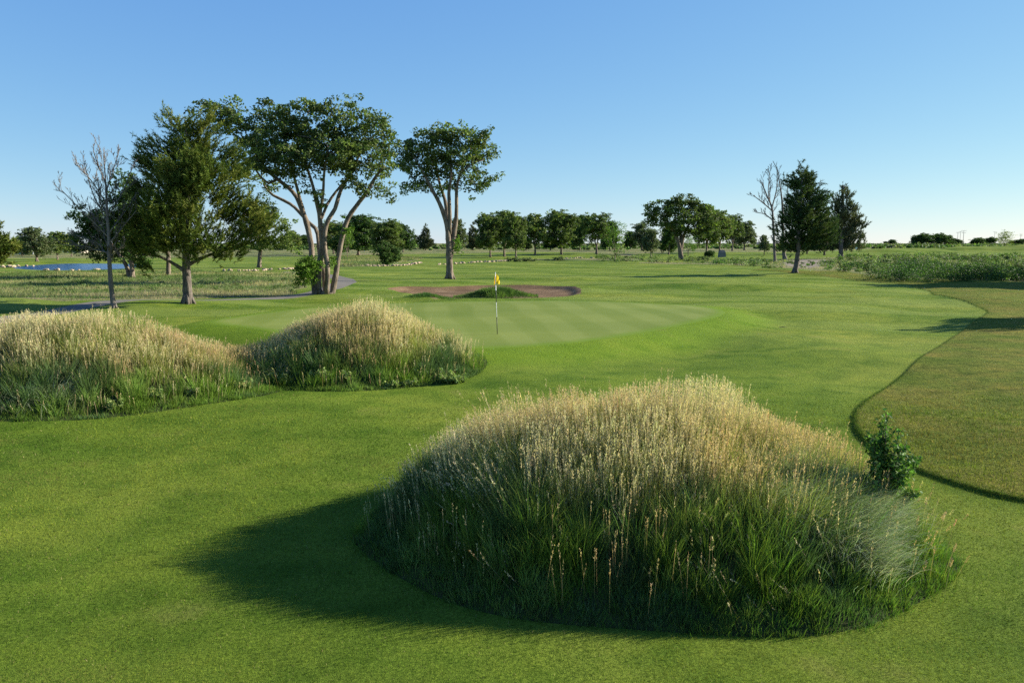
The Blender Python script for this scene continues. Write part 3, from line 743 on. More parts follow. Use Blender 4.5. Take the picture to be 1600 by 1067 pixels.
LC = {'elm': ((0.055, 0.080, 0.022), (0.096, 0.130, 0.036), (0.1377, 0.1823, 0.045)), 'elm_pale': ((0.077, 0.1196, 0.0247), (0.119, 0.1625, 0.038), (0.21, 0.234, 0.0808)), 'dark': ((0.039, 0.077, 0.0176), (0.057, 0.105, 0.0242), (0.0825, 0.126, 0.033)), 'grey': ((0.072, 0.0978, 0.04), (0.102, 0.1265, 0.055), (0.144, 0.161, 0.08)), 'yellow': ((0.16, 0.2, 0.03), (0.24, 0.26, 0.05), (0.12, 0.17, 0.03)), 'fresh': ((0.078, 0.1495, 0.018), (0.1235, 0.2012, 0.028), (0.091, 0.161, 0.02)), 'pine': ((0.062, 0.092, 0.0168), (0.098, 0.132, 0.024), (0.150, 0.172, 0.034)), 'pine_dark': ((0.034, 0.064, 0.0216), (0.051, 0.0864, 0.0264), (0.0765, 0.1088, 0.0336)), 'pine_grey': ((0.063, 0.0837, 0.0408), (0.0868, 0.108, 0.0528), (0.119, 0.1323, 0.066))}
def leaf_clumps(C, rad, per, size, kind, flat=.65, up=.45, asp=.55):
    n = len(C); rad = np.broadcast_to(rad, n); m = R.poisson(per, n)+3
    idx = np.repeat(np.arange(n), m); k = len(idx)
    d = norm(R.normal(size=(k, 3))); rr = R.random((k, 1))**.45
    # each clump is a handful of sprays rather than a ball
    sub = R.normal(0, .55, (n, 5, 3)); o = sub[idx, R.integers(0, 5, k)]
    P = C[idx]+(o+d*rr*.55)*rad[idx][:, None]*np.array([1, 1, flat])
    P[:, 2] -= .12*rad[idx]
    pal = np.array(LC[kind]); ci = R.integers(0, len(pal), n); base = pal[ci]*R.uniform(.8, 1.2, (n, 1))
    sw = R.random(k) < .25; col = base[idx]; col[sw] = pal[R.integers(0, len(pal), sw.sum())]
    V, F = leafquads(P, size, up, asp)
    return V, F, np.repeat(jit(col, k, .7, 1.35, .05), 4, 0)
def needle_clumps(C, D, rad, shoots, per, nl, nw, kind):
    n = len(C); rad = np.broadcast_to(rad, n)
    idx = np.repeat(np.arange(n), shoots); k = len(idx)
    sd = norm(D[idx]*1.2+R.normal(0, .42, (k, 3))+np.array([0, 0, .2]))
    so = C[idx]+R.normal(0, .30, (k, 3))*rad[idx][:, None]-D[idx]*rad[idx][:, None]*.2
    ln = rad[idx]*rnd(.6, 1.2, k)
    j = np.repeat(np.arange(k), per); q = len(j); t = R.random(q)
    a = norm(sd[j]+R.normal(0, .62, (q, 3))); P = so[j]+sd[j]*(t*ln[j])[:, None]
    L = nl*rnd(.7, 1.25, q); s = norm(np.cross(a, R.normal(size=(q, 3))))*nw*.5
    V = np.stack([P-s, P+s, P+a*L[:, None]], 1).reshape(-1, 3)
    pal = np.array(LC[kind]); base = pal[R.integers(0, len(pal), n)]*R.uniform(.8, 1.2, (n, 1))
    C_ = np.repeat(jit(base[idx][j], q, .7, 1.35, .05), 3, 0)
    return V, np.arange(q*3).reshape(-1, 3), C_

INS = 4
def px_lobes(lobes, Y, wob=.5):
    """silhouette lobes measured in the photograph become ellipsoids round the trunk's own depth"""
    out = []
    for L in lobes:
        px, py, rx, ry = L[:4]; rx = max(rx-INS, min(rx, 5)); ry = max(ry-INS*.8, min(ry, 4)); dy = L[4] if len(L) > 4 else None
        c = T(px, py, Y); k = Y/FPX; r = rx*k
        off = R.uniform(-wob, wob)*r if dy is None else dy
        out.append((c[0], Y+off, c[2], r, max(r, ry*k)*.85, ry*k))
    return out
WS = .85
def px_limb(pts, Y):
    """pts: (px, py, width px, depth offset m)"""
    P = [T(a, b, Y)+np.array([0, d, 0]) for a, b, w, d in pts]; r = [max(.5*w*WS*Y/FPX, .02) for a, b, w, d in pts]
    return P, r
def make_tree(name, base, limbs, lobes, kind, label, cat='tree', group=None, spacing=1.0, crad=.62, per=90, size=.17, needles=None, bark='bark', rtip=.018, kr=.45, step=.35, extra=None, hang=1.0, flr=True, bare=0, shell=.55, world=True):
    base = np.array(base, float)
    root = empty(name, base, label=label, cat=cat, group=group)
    C = lobes_points(lobes, spacing, shell)
    tg = C-base
    if bare:
        tg = np.vstack([tg, tg[R.integers(0, len(tg), bare)]+R.normal(0, spacing*.6, (bare, 3))])
    L2 = [(np.array(P)-base, r) for P, r in limbs]
    g = grow(L2, tg, rtip, kr, step, hang)
    mb = MB(); wood(g, mb)
    if flr: flare(L2[0][0][0], L2[0][1][0], mb)
    link('trunk', mb.data('trunk', M[bark], smooth=True), root)
    if kind:
        s = Soup(); Cl = C-base
        if needles:
            P = np.array(g[0]); ax = np.median(np.array(L2[0][0])[:, :2], axis=0)
            o = np.column_stack([Cl[:, 0]-ax[0], Cl[:, 1]-ax[1], np.zeros(len(Cl))]); D = norm(norm(o)*needles.get('out', .7)+np.array([0, 0, needles.get('up', .75)]))
            s.add(*needle_clumps(Cl, D, crad, needles['shoots'], needles['per'], needles['nl'], needles['nw'], kind))
        else:
            s.add(*leaf_clumps(Cl, crad, per, size, kind))
        if extra is not None:
            for c, r, m, sz, kd in extra: s.add(*leaf_clumps(np.array(c)-base, r, m, sz, kd))
        link('crown', s.data('crown', M['needle' if needles else 'leaf']), root)
    return root

# -- the large multi-stemmed elm
WS = .72
g = G(505, 459); Y = g[1]
limbs = [px_limb([(497,461,17,0),(497,420,14,.1),(503,385,12,.1),(500,345,10,0),(497,320,9,-.2),(490,285,6,-.5),(480,250,4,-.8)], Y),
         px_limb([(491,460,15,.3),(486,420,13,.4),(482,380,12,.6),(470,335,11,.8),(452,300,9,1.0),(425,278,8,1.2),(405,262,6,1.4),(390,238,4,1.5)], Y),
         px_limb([(512,459,12,-.3),(514,420,11,-.4),(509,385,10,-.4),(512,350,9,-.3),(524,325,9,0),(530,300,8,.2),(545,270,6,.5),(560,240,4,.5)], Y),
         px_limb([(519,459,13,.1),(524,425,12,.2),(530,385,11,.3),(540,345,10,.4),(556,320,9,.4),(572,300,8,.3),(583,280,7,.3),(598,262,5,0)], Y),
         px_limb([(503,459,12,.9),(500,430,11,1.1),(492,395,10,1.3),(485,360,9,1.6),(468,345,8,2.0),(440,318,7,2.4),(405,300,6,2.6),(392,284,4,2.6)], Y),
         px_limb([(470,335,8,.8),(462,300,7,.6),(455,265,5,.3),(448,225,4,.1)], Y),
         px_limb([(503,340,7,0),(510,315,6,.6),(530,285,5,1.0),(548,262,4,1.4)], Y),
         px_limb([(500,335,7,0),(508,300,6,-.5),(512,270,5,-.9),(520,235,4,-1.2)], Y),
         px_limb([(425,278,6,1.2),(410,285,5,.8),(395,262,4,.3)], Y)]
lobes = px_lobes([(350,174,28,20,-1),(336,176,14,14),(372,190,26,26,-1),(380,205,30,26),(400,250,22,24),(425,190,34,34),(450,170,26,22,0),(455,215,44,34),(430,240,36,32,-1.6),(480,240,34,34,-1.8),(510,195,36,36),(545,180,34,26),(520,235,34,30,1.5),(575,200,38,32),
    (600,225,22,28),(560,240,34,32,-1.2),(590,255,28,26),(565,285,22,16,1),(585,290,14,18),(540,270,26,16),(455,262,26,16),(405,225,24,22),(495,170,28,16),(468,285,16,10,-1.2),(500,300,9,14,-1.0),(600,300,10,10),(396,284,16,12,2.4),(380,262,16,14,1.6)], Y)
sk = [(px_lobes([(484,420,18,26,-.9),(476,440,9,10,-.7),(500,412,9,14,-1.0),(520,408,9,12,-.3)], Y)), px_lobes([(541,358,9,16,.2),(533,340,6,8,.2),(507,318,8,12,0),(475,298,7,9,0.5)], Y)]
ex = [(lobes_points(sk[0], .38, 0), .32, 60, .13, 'fresh'), (lobes_points(sk[1], .38, 0), .28, 45, .13, 'fresh')]
make_tree('elm_tree', g, limbs, lobes, 'elm', 'biggest spreading leafy tree with several leaning stems and leafy shoots at its foot', spacing=.90, crad=.74, per=150, size=.20, extra=ex, step=.4, shell=.3)
# -- the second elm
INS = 1
g = G(703, 436); Y = g[1]
limbs = [px_limb([(703,437,17,0),(702,405,14,0),(701,380,12,0),(698,350,11,-.1),(688,320,9,-.4),(676,297,7,-.6),(662,270,5,-.8),(650,250,3,-1)], Y),
         px_limb([(704,400,11,.2),(708,370,11,.3),(712,345,9,.4),(713,315,8,.3),(714,290,6,.1),(722,265,5,-.2),(735,240,4,-.3)], Y),
         px_limb([(701,370,9,0),(698,340,9,.6),(694,312,8,.9),(686,290,6,1.2),(680,262,4,1.4)], Y),
         px_limb([(703,365,8,0),(703,330,8,-.3),(702,300,7,-.4),(706,270,5,-.5),(700,240,4,-.6)], Y),
         px_limb([(722,268,4,-.2),(740,255,3,0),(755,250,3,.2)], Y)]
lobes = px_lobes([(645,225,24,20),(668,213,20,14),(645,255,24,22),(650,285,22,14),(632,240,10,16),(690,225,28,24),(715,212,24,16),(742,210,22,13),(755,232,20,20),(720,245,28,24),(690,260,28,24),(762,268,16,12),(735,268,20,14),(742,290,16,9),(715,290,14,10),(675,285,16,14),(700,205,12,7)], Y)
sk = px_lobes([(713,382,5,12,.2),(716,394,4,6,.2)], Y)
make_tree('elm_tree', g, limbs, lobes, 'elm', 'second tall leafy tree standing alone with a forked trunk, straight behind the flag', spacing=1.02, crad=.85, per=120, size=.25, extra=[(lobes_points(sk, .4, 0), .3, 40, .15, 'fresh')], step=.5, shell=.35)
# -- the big near pine
INS = 6
WS = .85
g = G(293, 474); Y = g[1]
def trunkline(g, py_top, w0, Y, lean=0, n=6):
    top = T(g[3] if len(g) > 3 else 0, py_top, Y)
limbs = [px_limb([(294,475,19,0),(292,440,16,0),(291,400,13,0),(293,350,11,0),(291,300,9,.1),(292,250,6,.1),(290,210,3,0),(292,192,2,0)], Y),
         px_limb([(291,425,8,0),(280,416,7,-.2),(266,405,5,-.5),(250,398,4,-.8),(232,398,3,-1)], Y),
         px_limb([(292,415,8,0),(310,405,6,.2),(335,395,5,.3),(370,385,4,.3),(405,375,3,0)], Y)]
lobes = px_lobes([(288,205,30,20),(268,192,12,10),(318,200,26,16),(342,212,16,14),(300,240,44,28),(350,245,26,26),(240,232,22,18),(255,262,32,26),(222,245,12,12),(320,280,52,34,-1.5),(365,275,18,30),(270,300,36,34,1.5),(232,300,26,26),
    (215,330,16,20),(300,330,44,36,-2.2),(350,320,34,32),(382,335,30,26),(240,345,34,30,-1.2),(212,362,22,22),(275,375,34,26,-1.5),(330,370,40,30,-1.5),(380,370,32,26),(412,350,26,20),(405,382,22,18),(425,370,14,14),(355,395,28,14),(240,385,30,20,-.8),(237,412,16,16,-1),(215,392,16,14),(310,398,30,12,-1)], Y)
make_tree('pine_tree', g, limbs, lobes, 'pine', 'big bushy olive green pine nearest the cart path', spacing=.58, crad=.62, bark='pbark', rtip=.012, step=.35, hang=.3, shell=.0,
          needles=dict(shoots=10, per=32, nl=.20, nw=.040, up=.65, out=.9))
# -- dark trees between and behind
INS = 3
g = G(203, 434); Y = g[1]
limbs = [px_limb([(207,436,9,0),(206,415,8,0),(200,380,7,0),(190,345,5,0),(185,310,4,0)], Y), px_limb([(200,436,8,.2),(196,415,7,.2),(175,385,6,.2),(150,355,4,0),(130,335,3,0)], Y)]
make_tree('juniper_tree', g, limbs, px_lobes([(130,333,20,13),(115,345,14,12),(150,345,30,20),(135,372,30,20),(170,375,36,26),(190,330,26,30),(200,295,22,24),(195,278,12,14),(205,355,30,30),(160,395,22,14),(120,388,16,12),(215,400,20,18)], Y), 'dark',
          'dark low spreading tree behind the bare tree, on two thin trunks', spacing=1.0, crad=.85, per=130, size=.26, step=.6)
g = G(263, 431); Y = g[1]
make_tree('elm_tree', g, [px_limb([(263,432,8,0),(263,400,7,0),(260,370,6,0),(255,330,4,0)], Y)], px_lobes([(240,370,34,22),(275,365,30,24),(255,335,34,24)], Y), 'dark', 'dark tree hidden behind the big bushy pine, its pale trunk showing', spacing=1.3, crad=1.0, per=120, size=.30, step=.6)
g = G(405, 418); Y = g[1]
make_tree('elm_tree', g, [px_limb([(405,419,8,0),(406,400,7,0),(410,375,6,0),(418,350,5,0),(425,330,3,0)], Y)], px_lobes([(415,330,24,14),(435,345,22,16),(400,350,22,20),(440,370,20,16),(410,375,20,14),(455,385,10,9)], Y), 'elm', 'leafy tree between the bushy pine and the biggest tree', spacing=1.4, crad=1.1, per=130, size=.34, step=.7)

# -- bare trees
WS = .68
INS = 3
def sprout(mb, p, d, L, r, depth, rmin, up=.5):
    n = 6; P = [p]; q = np.array(p, float); d = norm(np.array(d, float))
    for k in range(n):
        d = norm(d+np.array([0, 0, up*.16])+R.normal(0, .10, 3)); q = q+d*L/n; P.append(q)
    P = np.array(P); rr = np.maximum(np.linspace(r, r*.35, n+1), rmin); mb.tube(P, rr, 6 if r > .05 else 3, cap=False)
    if depth: twigs(mb, P, rr, L, depth, rmin, up)
def twigs(mb, P, rr, L, depth, rmin, up=.5, n=None, t0=.25):
    n = n or int(R.integers(4, 7))
    for t in np.linspace(t0, 1, n):
        i = min(t*(len(P)-1), len(P)-1.001); k = int(i); f = i-k; p = P[k]*(1-f)+P[k+1]*f; d = norm(P[k+1]-P[k])
        s = norm(np.cross(d, R.normal(size=3))); a = R.uniform(.35, .8)
        sprout(mb, p, d*math.cos(a)+s*math.sin(a)+np.array([0, 0, .15]), L*R.uniform(.32, .55)*(1.15-.5*t), max(rr[k]*.55, rmin), depth-1, rmin, up)
def bare_tree(g, Y, limbs, label, rmin, depth=2, trunkn=14):
    root = empty('bare_tree', g, label=label, cat='tree'); mb = MB()
    for k, (P, r) in enumerate(limbs):
        Q = spline(np.array(P)-g, False, 5); rr = np.maximum(np.interp(np.linspace(0, 1, len(Q)), np.linspace(0, 1, len(r)), r), rmin)
        mb.tube(Q, rr, 10 if k == 0 else 6, cap=False); L = np.linalg.norm(np.diff(Q, axis=0), axis=1).sum()
        if k == 0: flare(Q[0]+[0, 0, .02], rr[0], mb); twigs(mb, Q, rr*.45, L*.40, depth, rmin, .7, trunkn, .33)
        else: twigs(mb, Q, rr, L*.75, depth, rmin, .6, 8, .25)
    link('trunk', mb.data('trunk', M['dbark'], smooth=True), root)
g = G(176, 481); Y = g[1]
L1 = [px_limb([(178,482,13,0),(174,450,10,0),(171,410,9,0),(170,370,7,0),(167,330,6,0),(166,300,4.5,0),(164,270,2.5,0),(162,246,1,0)], Y)]
for a, b, c, d, e, f in ((171,390,150,350,108,318), (170,372,140,330,118,300), (169,350,145,300,133,256), (168,340,185,300,196,262), (170,380,195,352,214,330), (171,400,150,380,118,368), (167,320,150,280,140,262),
                         (166,300,175,262,180,240), (171,410,190,395,212,382), (168,335,150,318,125,290), (170,395,140,385,112,382), (166,290,158,256,156,238), (170,365,190,330,205,300)):
    o = R.uniform(-1.2, 1.2); L1.append(px_limb([(a,b,3.4,0),((a+c)/2,(b+d)/2+1,2.6,o*.2),(c,d,1.8,o*.6),(e,f,.8,o)], Y))
bare_tree(g, Y, L1, 'nearly leafless dry tree with fine upswept twigs at the edge of the cart path', .0075, 3)
g = G(1211, 411); Y = g[1]
L1 = [px_limb([(1211,412,7,0),(1210,390,6,0),(1208,350,5,0),(1206,325,4,0),(1198,305,3,0),(1190,285,1.5,0)], Y), px_limb([(1207,330,3,0),(1195,318,2.4,.5),(1180,305,1.5,1)], Y), px_limb([(1206,325,3,0),(1212,295,2.2,-.5),(1212,266,1,-.6)], Y), px_limb([(1208,345,3,0),(1195,335,2,0),(1182,332,1,.4)], Y), px_limb([(1206,325,3,0),(1202,300,2,.5),(1205,270,1,.6)], Y)]
bare_tree(g, Y, L1, 'bare grey tree with long leafless limbs beside the dark pine', .021, 3, 8)
g = G(1225, 405); Y = g[1]
L1 = [px_limb([(1226,407,9,0),(1224,385,7,0),(1223,350,5,0),(1222,315,4,0),(1218,285,2,0),(1216,270,1,0)], Y), px_limb([(1223,330,3,0),(1232,305,2,.5),(1230,275,1,.5)], Y)]
make_tree('bare_tree', g, L1, px_lobes([(1222,295,13,24),(1228,330,12,18)], Y), 'pine_dark', 'half dead tree with thick pale trunk and few dark clumps, tight behind the dark pine', spacing=1.6, bark='dbark', rtip=.016, kr=.5, step=.5, bare=120, crad=.55, per=7, size=.2)

# -- the two pines beyond
WS = .85
INS = 2
g = G(1243, 427); Y = g[1]
limbs = [px_limb([(1242,428,10,0),(1246,400,8,0),(1248,360,7,0),(1250,320,5,0),(1253,285,3,0),(1256,268,2,0)], Y)]
lobes = px_lobes([(1256,275,16,12),(1258,295,24,16),(1245,285,10,10),(1262,318,26,18),(1240,312,14,14),(1270,340,28,18),(1245,340,22,18),(1225,345,12,8),(1280,362,28,16),(1250,368,26,14),(1228,372,14,9),(1290,375,20,10),(1255,385,22,8),(1215,362,8,5),(1295,345,12,10),(1286,310,10,9),(1232,390,12,5)], Y)
make_tree('pine_tree', g, limbs, lobes, 'pine_dark', 'dark dense pine with leaning trunk beside the bare grey tree', spacing=.86, crad=.92, bark='pbark', rtip=.016, step=.5, hang=.3, shell=.0, needles=dict(shoots=10, per=30, nl=.30, nw=.075, up=.6, out=.9))
g = G(1314, 405); Y = g[1]
limbs = [px_limb([(1314,406,9,0),(1314,380,8,0),(1316,345,6,0),(1317,310,4,0),(1318,290,2,0)], Y)]
lobes = px_lobes([(1318,297,8,9),(1316,312,13,11),(1308,328,14,11),(1326,326,14,9),(1336,340,12,8),(1312,345,20,12),(1300,355,14,10),(1335,358,18,9),(1348,350,8,5),(1325,370,24,9),(1300,375,18,9),(1345,372,10,5),(1315,384,24,5),(1336,385,10,4)], Y)
make_tree('pine_tree', g, limbs, lobes, 'pine_grey', 'open grey green pine with a pointed top at the edge of the scrub', spacing=1.3, crad=1.35, bark='pbark', rtip=.03, step=.8, hang=.3, shell=.2, needles=dict(shoots=10, per=30, nl=.48, nw=.13, up=.9, out=.5))
# -- the wide dome tree
INS = 2
g = G(1063, 406); Y = g[1]
limbs = [px_limb([(1064,407,9,0),(1063,392,8,0),(1058,375,6,-.3),(1048,355,5,-.6),(1036,338,3,-1)], Y), px_limb([(1064,392,7,0),(1068,370,6,.3),(1078,350,4,.6),(1092,335,3,.8)], Y), px_limb([(1063,385,6,0),(1065,360,5,1),(1062,335,3,1.5)], Y)]
lobes = px_lobes([(1018,330,16,12),(1035,322,18,12),(1050,316,16,8),(1068,320,24,12),(1090,324,18,12),(1106,334,14,14),(1030,342,20,12),(1060,340,24,16,-2),(1090,346,22,16,-2),(1070,358,20,8,-1),(1112,350,8,10),(1043,358,10,6),(1100,365,12,8)], Y)
make_tree('elm_tree', g, limbs, lobes, 'elm', 'wide dome shaped tree standing out in the middle distance', spacing=1.6, crad=1.35, per=150, size=.42, step=.8, shell=.3)

# ------------------------------------------------------------------ farther trees: each kind made once, then copied
def dome_lobes(W, H, hb, seed, n=8):
    r_ = np.random.default_rng(seed); out = []
    for k in range(n):
        a = k*2*pi/n+r_.uniform(-.3, .3); q = r_.uniform(.35, .85)
        out.append((math.cos(a)*W*q*.75, math.sin(a)*W*q*.75, hb+(H-hb)*r_.uniform(.18, .68), W*r_.uniform(.28, .42), W*r_.uniform(.28, .42), (H-hb)*r_.uniform(.22, .34)))
    for k in range(3):
        out.append((r_.uniform(-.3, .3)*W, r_.uniform(-.3, .3)*W, hb+(H-hb)*r_.uniform(.68, .78), W*.38, W*.38, (H-hb)*.24))
    return out
def proto_leafy(seed, W, H, hb, kind, label, forks=4, per=120, size=.38, sp=1.3, tr=.26, base=(0, 0, 0), name='elm_tree', shell=.35, lean=.0):
    r_ = np.random.default_rng(seed); L = []
    ft = hb*.65; L.append(([(0, 0, -.15), (.04, .02, ft*.5), (lean*.3, 0, ft)], [tr*1.15, tr*.9, tr*.8]))
    for k in range(forks):
        a = k*2*pi/forks+r_.uniform(-.4, .4); q = W*r_.uniform(.35, .6)
        L.append(([(lean*.3, 0, ft*.96), (math.cos(a)*q*.35+lean*.5, math.sin(a)*q*.35, ft+(H-ft)*.28), (math.cos(a)*q*.8+lean, math.sin(a)*q*.8, ft+(H-ft)*.6)], [tr*.62, tr*.45, tr*.2]))
    return make_tree(name, base, L, dome_lobes(W, H, hb, seed), kind, label, spacing=sp, crad=sp*.78, per=per, size=size, step=.7, rtip=.025, shell=shell)
def proto_pine(seed, W, H, hb, kind, label, nl=.45, nw=.13, sp=1.15):
    r_ = np.random.default_rng(seed); lob = []
    n = 9
    for k in range(n):
        t = k/(n-1); z = hb+(H*.95-hb)*t; w = W*(1-t)**.75*(.9 if k else .7)+.35
        a = r_.uniform(0, 2*pi); lob.append((math.cos(a)*w*.25, math.sin(a)*w*.25, z, w, w, (H-hb)/n*.85))
    return make_tree('pine_tree', (0, 0, 0), [([(0, 0, -.15), (.05, 0, H*.4), (0, .05, H*.93)], [.24, .17, .04])], lob, kind, label, spacing=sp, crad=sp*.72, bark='pbark', rtip=.025, step=.7, hang=.3, shell=.35, needles=dict(shoots=8, per=24, nl=nl, nw=nw, up=.8, out=.6))
def copy_tree(src, loc, rz, scale, label, group):
    r = src.copy(); COL.objects.link(r); r.location = loc; r.rotation_euler = (0, 0, rz); r.scale = scale
    r['label'] = label
    if group: r['group'] = group
    for ch in src.children:
        c = ch.copy(); COL.objects.link(c); c.parent = r
    return r
used = {}
PROTO = {
 'A': lambda: (proto_leafy(11, 4.8, 10, 2.4, 'elm', 'x'), 4.6, 10), 'B': lambda: (proto_leafy(12, 4.5, 10, 2.6, 'elm_pale', 'x', forks=5), 4.2, 10),
 'C': lambda: (proto_leafy(13, 4.7, 10, 1.5, 'dark', 'x', forks=3), 4.4, 10), 'D': lambda: (proto_leafy(14, 3.4, 9, 2.2, 'elm', 'x', forks=3, sp=1.3), 3.4, 9),
 'E': lambda: (proto_leafy(15, 3.6, 8, 1.8, 'grey', 'x', forks=4, sp=1.15, per=80), 3.6, 8), 'Y': lambda: (proto_leafy(16, 2.6, 7, 1.6, 'fresh', 'x', forks=3, sp=1.15, per=26, tr=.11, size=.26, shell=.5), 2.6, 7),
 'U': lambda: (proto_leafy(17, 4.4, 6.5, .5, 'dark', 'x', forks=5, sp=1.2, per=110), 4.4, 6.5), 'G': lambda: (proto_leafy(18, 2.6, 7, 1.4, 'yellow', 'x', forks=3, sp=1.0, per=26, tr=.11, size=.26, shell=.5), 2.6, 7),
 'P': lambda: (proto_pine(21, 3.0, 10, 1.8, 'pine_dark', 'x'), 3.0, 10), 'Q': lambda: (proto_pine(22, 3.4, 10, 1.4, 'pine_grey', 'x'), 3.4, 10), 'J': lambda: (proto_pine(23, 3.6, 10, 1.6, 'pine', 'x'), 3.6, 10)}
def place(kind, px, pb, pt, hw, label, group='trees farther out on the course'):
    g = G(px, pb); Hh = T(px, pt, g[1])[2]-g[2]; W = hw/FPX*g[1]*1.1
    if kind not in used:
        o, w0, h0 = PROTO[kind](); used[kind] = (o, w0, h0)
        o.location = g; o.rotation_euler.z = R.uniform(0, 6); o.scale = (W/w0, W/w0, Hh/h0); o['label'] = label
        if group: o['group'] = group
        return o
    o, w0, h0 = used[kind]
    return copy_tree(o, g, R.uniform(0, 6.28), (W/w0, W/w0, Hh/h0), label, group)
FARG = 'trees farther out on the course'
for a in [
 ('J', -26, 428, 316, 46, 'olive pine cut off by the frame edge, over the pond'),
 ('E', 58, 409, 355, 26, 'rounded grey green tree beyond the pond with a pale trunk'),
 ('C', 35, 400, 368, 17, 'dark tree behind the pond beside the grey roofed house'),
 ('B', 90, 406, 363, 19, 'second tree beyond the pond, just right of the rounded grey green one'),
 ('A', 112, 401, 366, 15, 'small dark tree beyond the pond, half behind the bare dry tree'),
 ('D', 74, 398, 372, 14, 'low tree filling the gap between the two pond trees'),
 ('B', 455, 394, 362, 15, 'small far tree seen left of the biggest tree'),
 ('C', 474, 391, 366, 13, 'small dark far tree seen just left of the stems of the biggest tree'),
 ('A', 521, 397, 345, 22, 'far tree seen between the stems of the biggest tree'),
 ('C', 560, 399, 333, 34, 'tallest dark tree of the clump right of the biggest tree'),
 ('A', 604, 403, 343, 30, 'round tree with a straight trunk behind the dark globe shrub'),
 ('C', 630, 394, 348, 17, 'narrow dark tree at the right end of the clump by the globe shrub'),
 ('Y', 543, 405, 358, 11, 'thin young tree with leafy trunk in the tan grass'),
 ('Q', 665, 391, 353, 11, 'lone pointed pine between the two tall leafy trees'),
 ('P', 650, 389, 366, 8, 'small pine just left of the lone pointed pine'),
 ('E', 716, 392, 341, 17, 'loose grey tree behind the forked trunk of the second tall tree'),
 ('Q', 739, 391, 351, 13, 'thin grey pine just right of the forked trunk'),
 ('A', 766, 402, 333, 24, 'leftmost tree of the row of round trees behind the flag'),
 ('B', 788, 401, 331, 25, 'second tree of the row behind the flag, with a stout trunk'),
 ('A', 806, 403, 332, 22, 'third tree of the row behind the flag, with forked pale trunk'),
 ('B', 836, 399, 336, 23, 'light tree with a thin trunk right of the row behind the flag'),
 ('P', 822, 391, 368, 12, 'small dark pine under the light thin trunked tree'),
 ('P', 860, 391, 362, 13, 'dark pine in the gap right of the light thin trunked tree'),
 ('A', 877, 398, 328, 29, 'tall tree with a bare lower trunk, left of the leafy trunked tree'),
 ('C', 906, 391, 334, 18, 'dark tree between the tall bare trunked tree and the leafy trunked tree'),
 ('D', 932, 397, 332, 21, 'tree with its trunk wrapped in dark leaves'),
 ('C', 953, 392, 343, 14, 'dark tree just behind the sparse young tree'),
 ('Y', 961, 409, 347, 19, 'sparse young tree on a thin trunk in front of the far row'),
 ('P', 893, 388, 366, 14, 'low far pine under the tall trees near the middle'),
 ('C', 985, 390, 360, 12, 'small dark tree left of the grey rounded tree'),
 ('E', 1003, 392, 348, 18, 'grey rounded tree left of the wide dome tree'),
 ('E', 1017, 402, 357, 13, 'small pale loose tree left of the wide dome tree'),
 ('Y', 1075, 400, 365, 13, 'light green young tree under the right side of the wide dome tree'),
 ('C', 1045, 398, 345, 17, 'dark tree tucked behind the wide dome tree'),
 ('A', 1104, 396, 321, 24, 'tall tree just right of the wide dome tree'),
 ('B', 1124, 396, 330, 20, 'leaning pale stemmed tree in the group right of the dome tree'),
 ('D', 1144, 392, 334, 15, 'second last tree of the group right of the dome tree'),
 ('E', 1163, 391, 345, 17, 'last greyish tree of the group right of the dome tree'),
 ('D', 1150, 387, 365, 12, 'low far tree beneath the end of the group'),
 ('U', 1108, 403, 391, 8, 'dark low bush under the group right of the dome tree'),
 ('E', 1194, 398, 367, 9, 'tiny leaning grey tree left of the bare grey tree'),
 ('P', 1261, 397, 352, 15, 'smaller pine standing behind the trunk of the dark dense pine'),
 ('P', 1288, 399, 338, 19, 'middle pine between the dark dense pine and the pointed open pine'),
 ('U', 1394, 381.5, 374, 8, 'small bush on the horizon near the pointed open pine'),
 ('U', 1384, 380.9, 377, 5, 'tiny bush on the horizon, nearest the pointed open pine'),
 ('U', 1440, 385, 364, 17, 'rounded grey green bush, left of the pair in the far brush'),
 ('U', 1469, 385, 364, 19, 'rounded dark bush, right of the pair in the far brush'),
 ('U', 1492, 384, 372, 10, 'low bush at the foot of the two close power poles'),
 ('U', 1528, 383, 371, 13, 'bush on the horizon right of the power poles'),
 ('U', 1547, 383, 370, 10, 'bush on the horizon left of the yellowish young tree'),
 ('U', 1596, 383, 373, 16, 'long dark bush on the horizon at the frame edge'),
 ('G', 1570, 389, 360, 12, 'yellowish young tree standing alone in the far brush'),
 ('U', 606, 415, 377, 19, 'dark globe shaped evergreen shrub at the end of the rock line'),
 ]: place(*a)
# trees beyond the right edge of the picture whose shadows cross the grass
for a in [('A', 2016, 490, 214, 85, 'shade tree beside the rough, beyond the frame edge'), ('B', 1745, 441, 265, 85, 'shade tree by the scrub, beyond the frame edge'), ('A', 1745, 431, 303, 60, 'farther shade tree by the scrub, beyond the frame edge')]: place(*a, group='shade trees beside the rough')
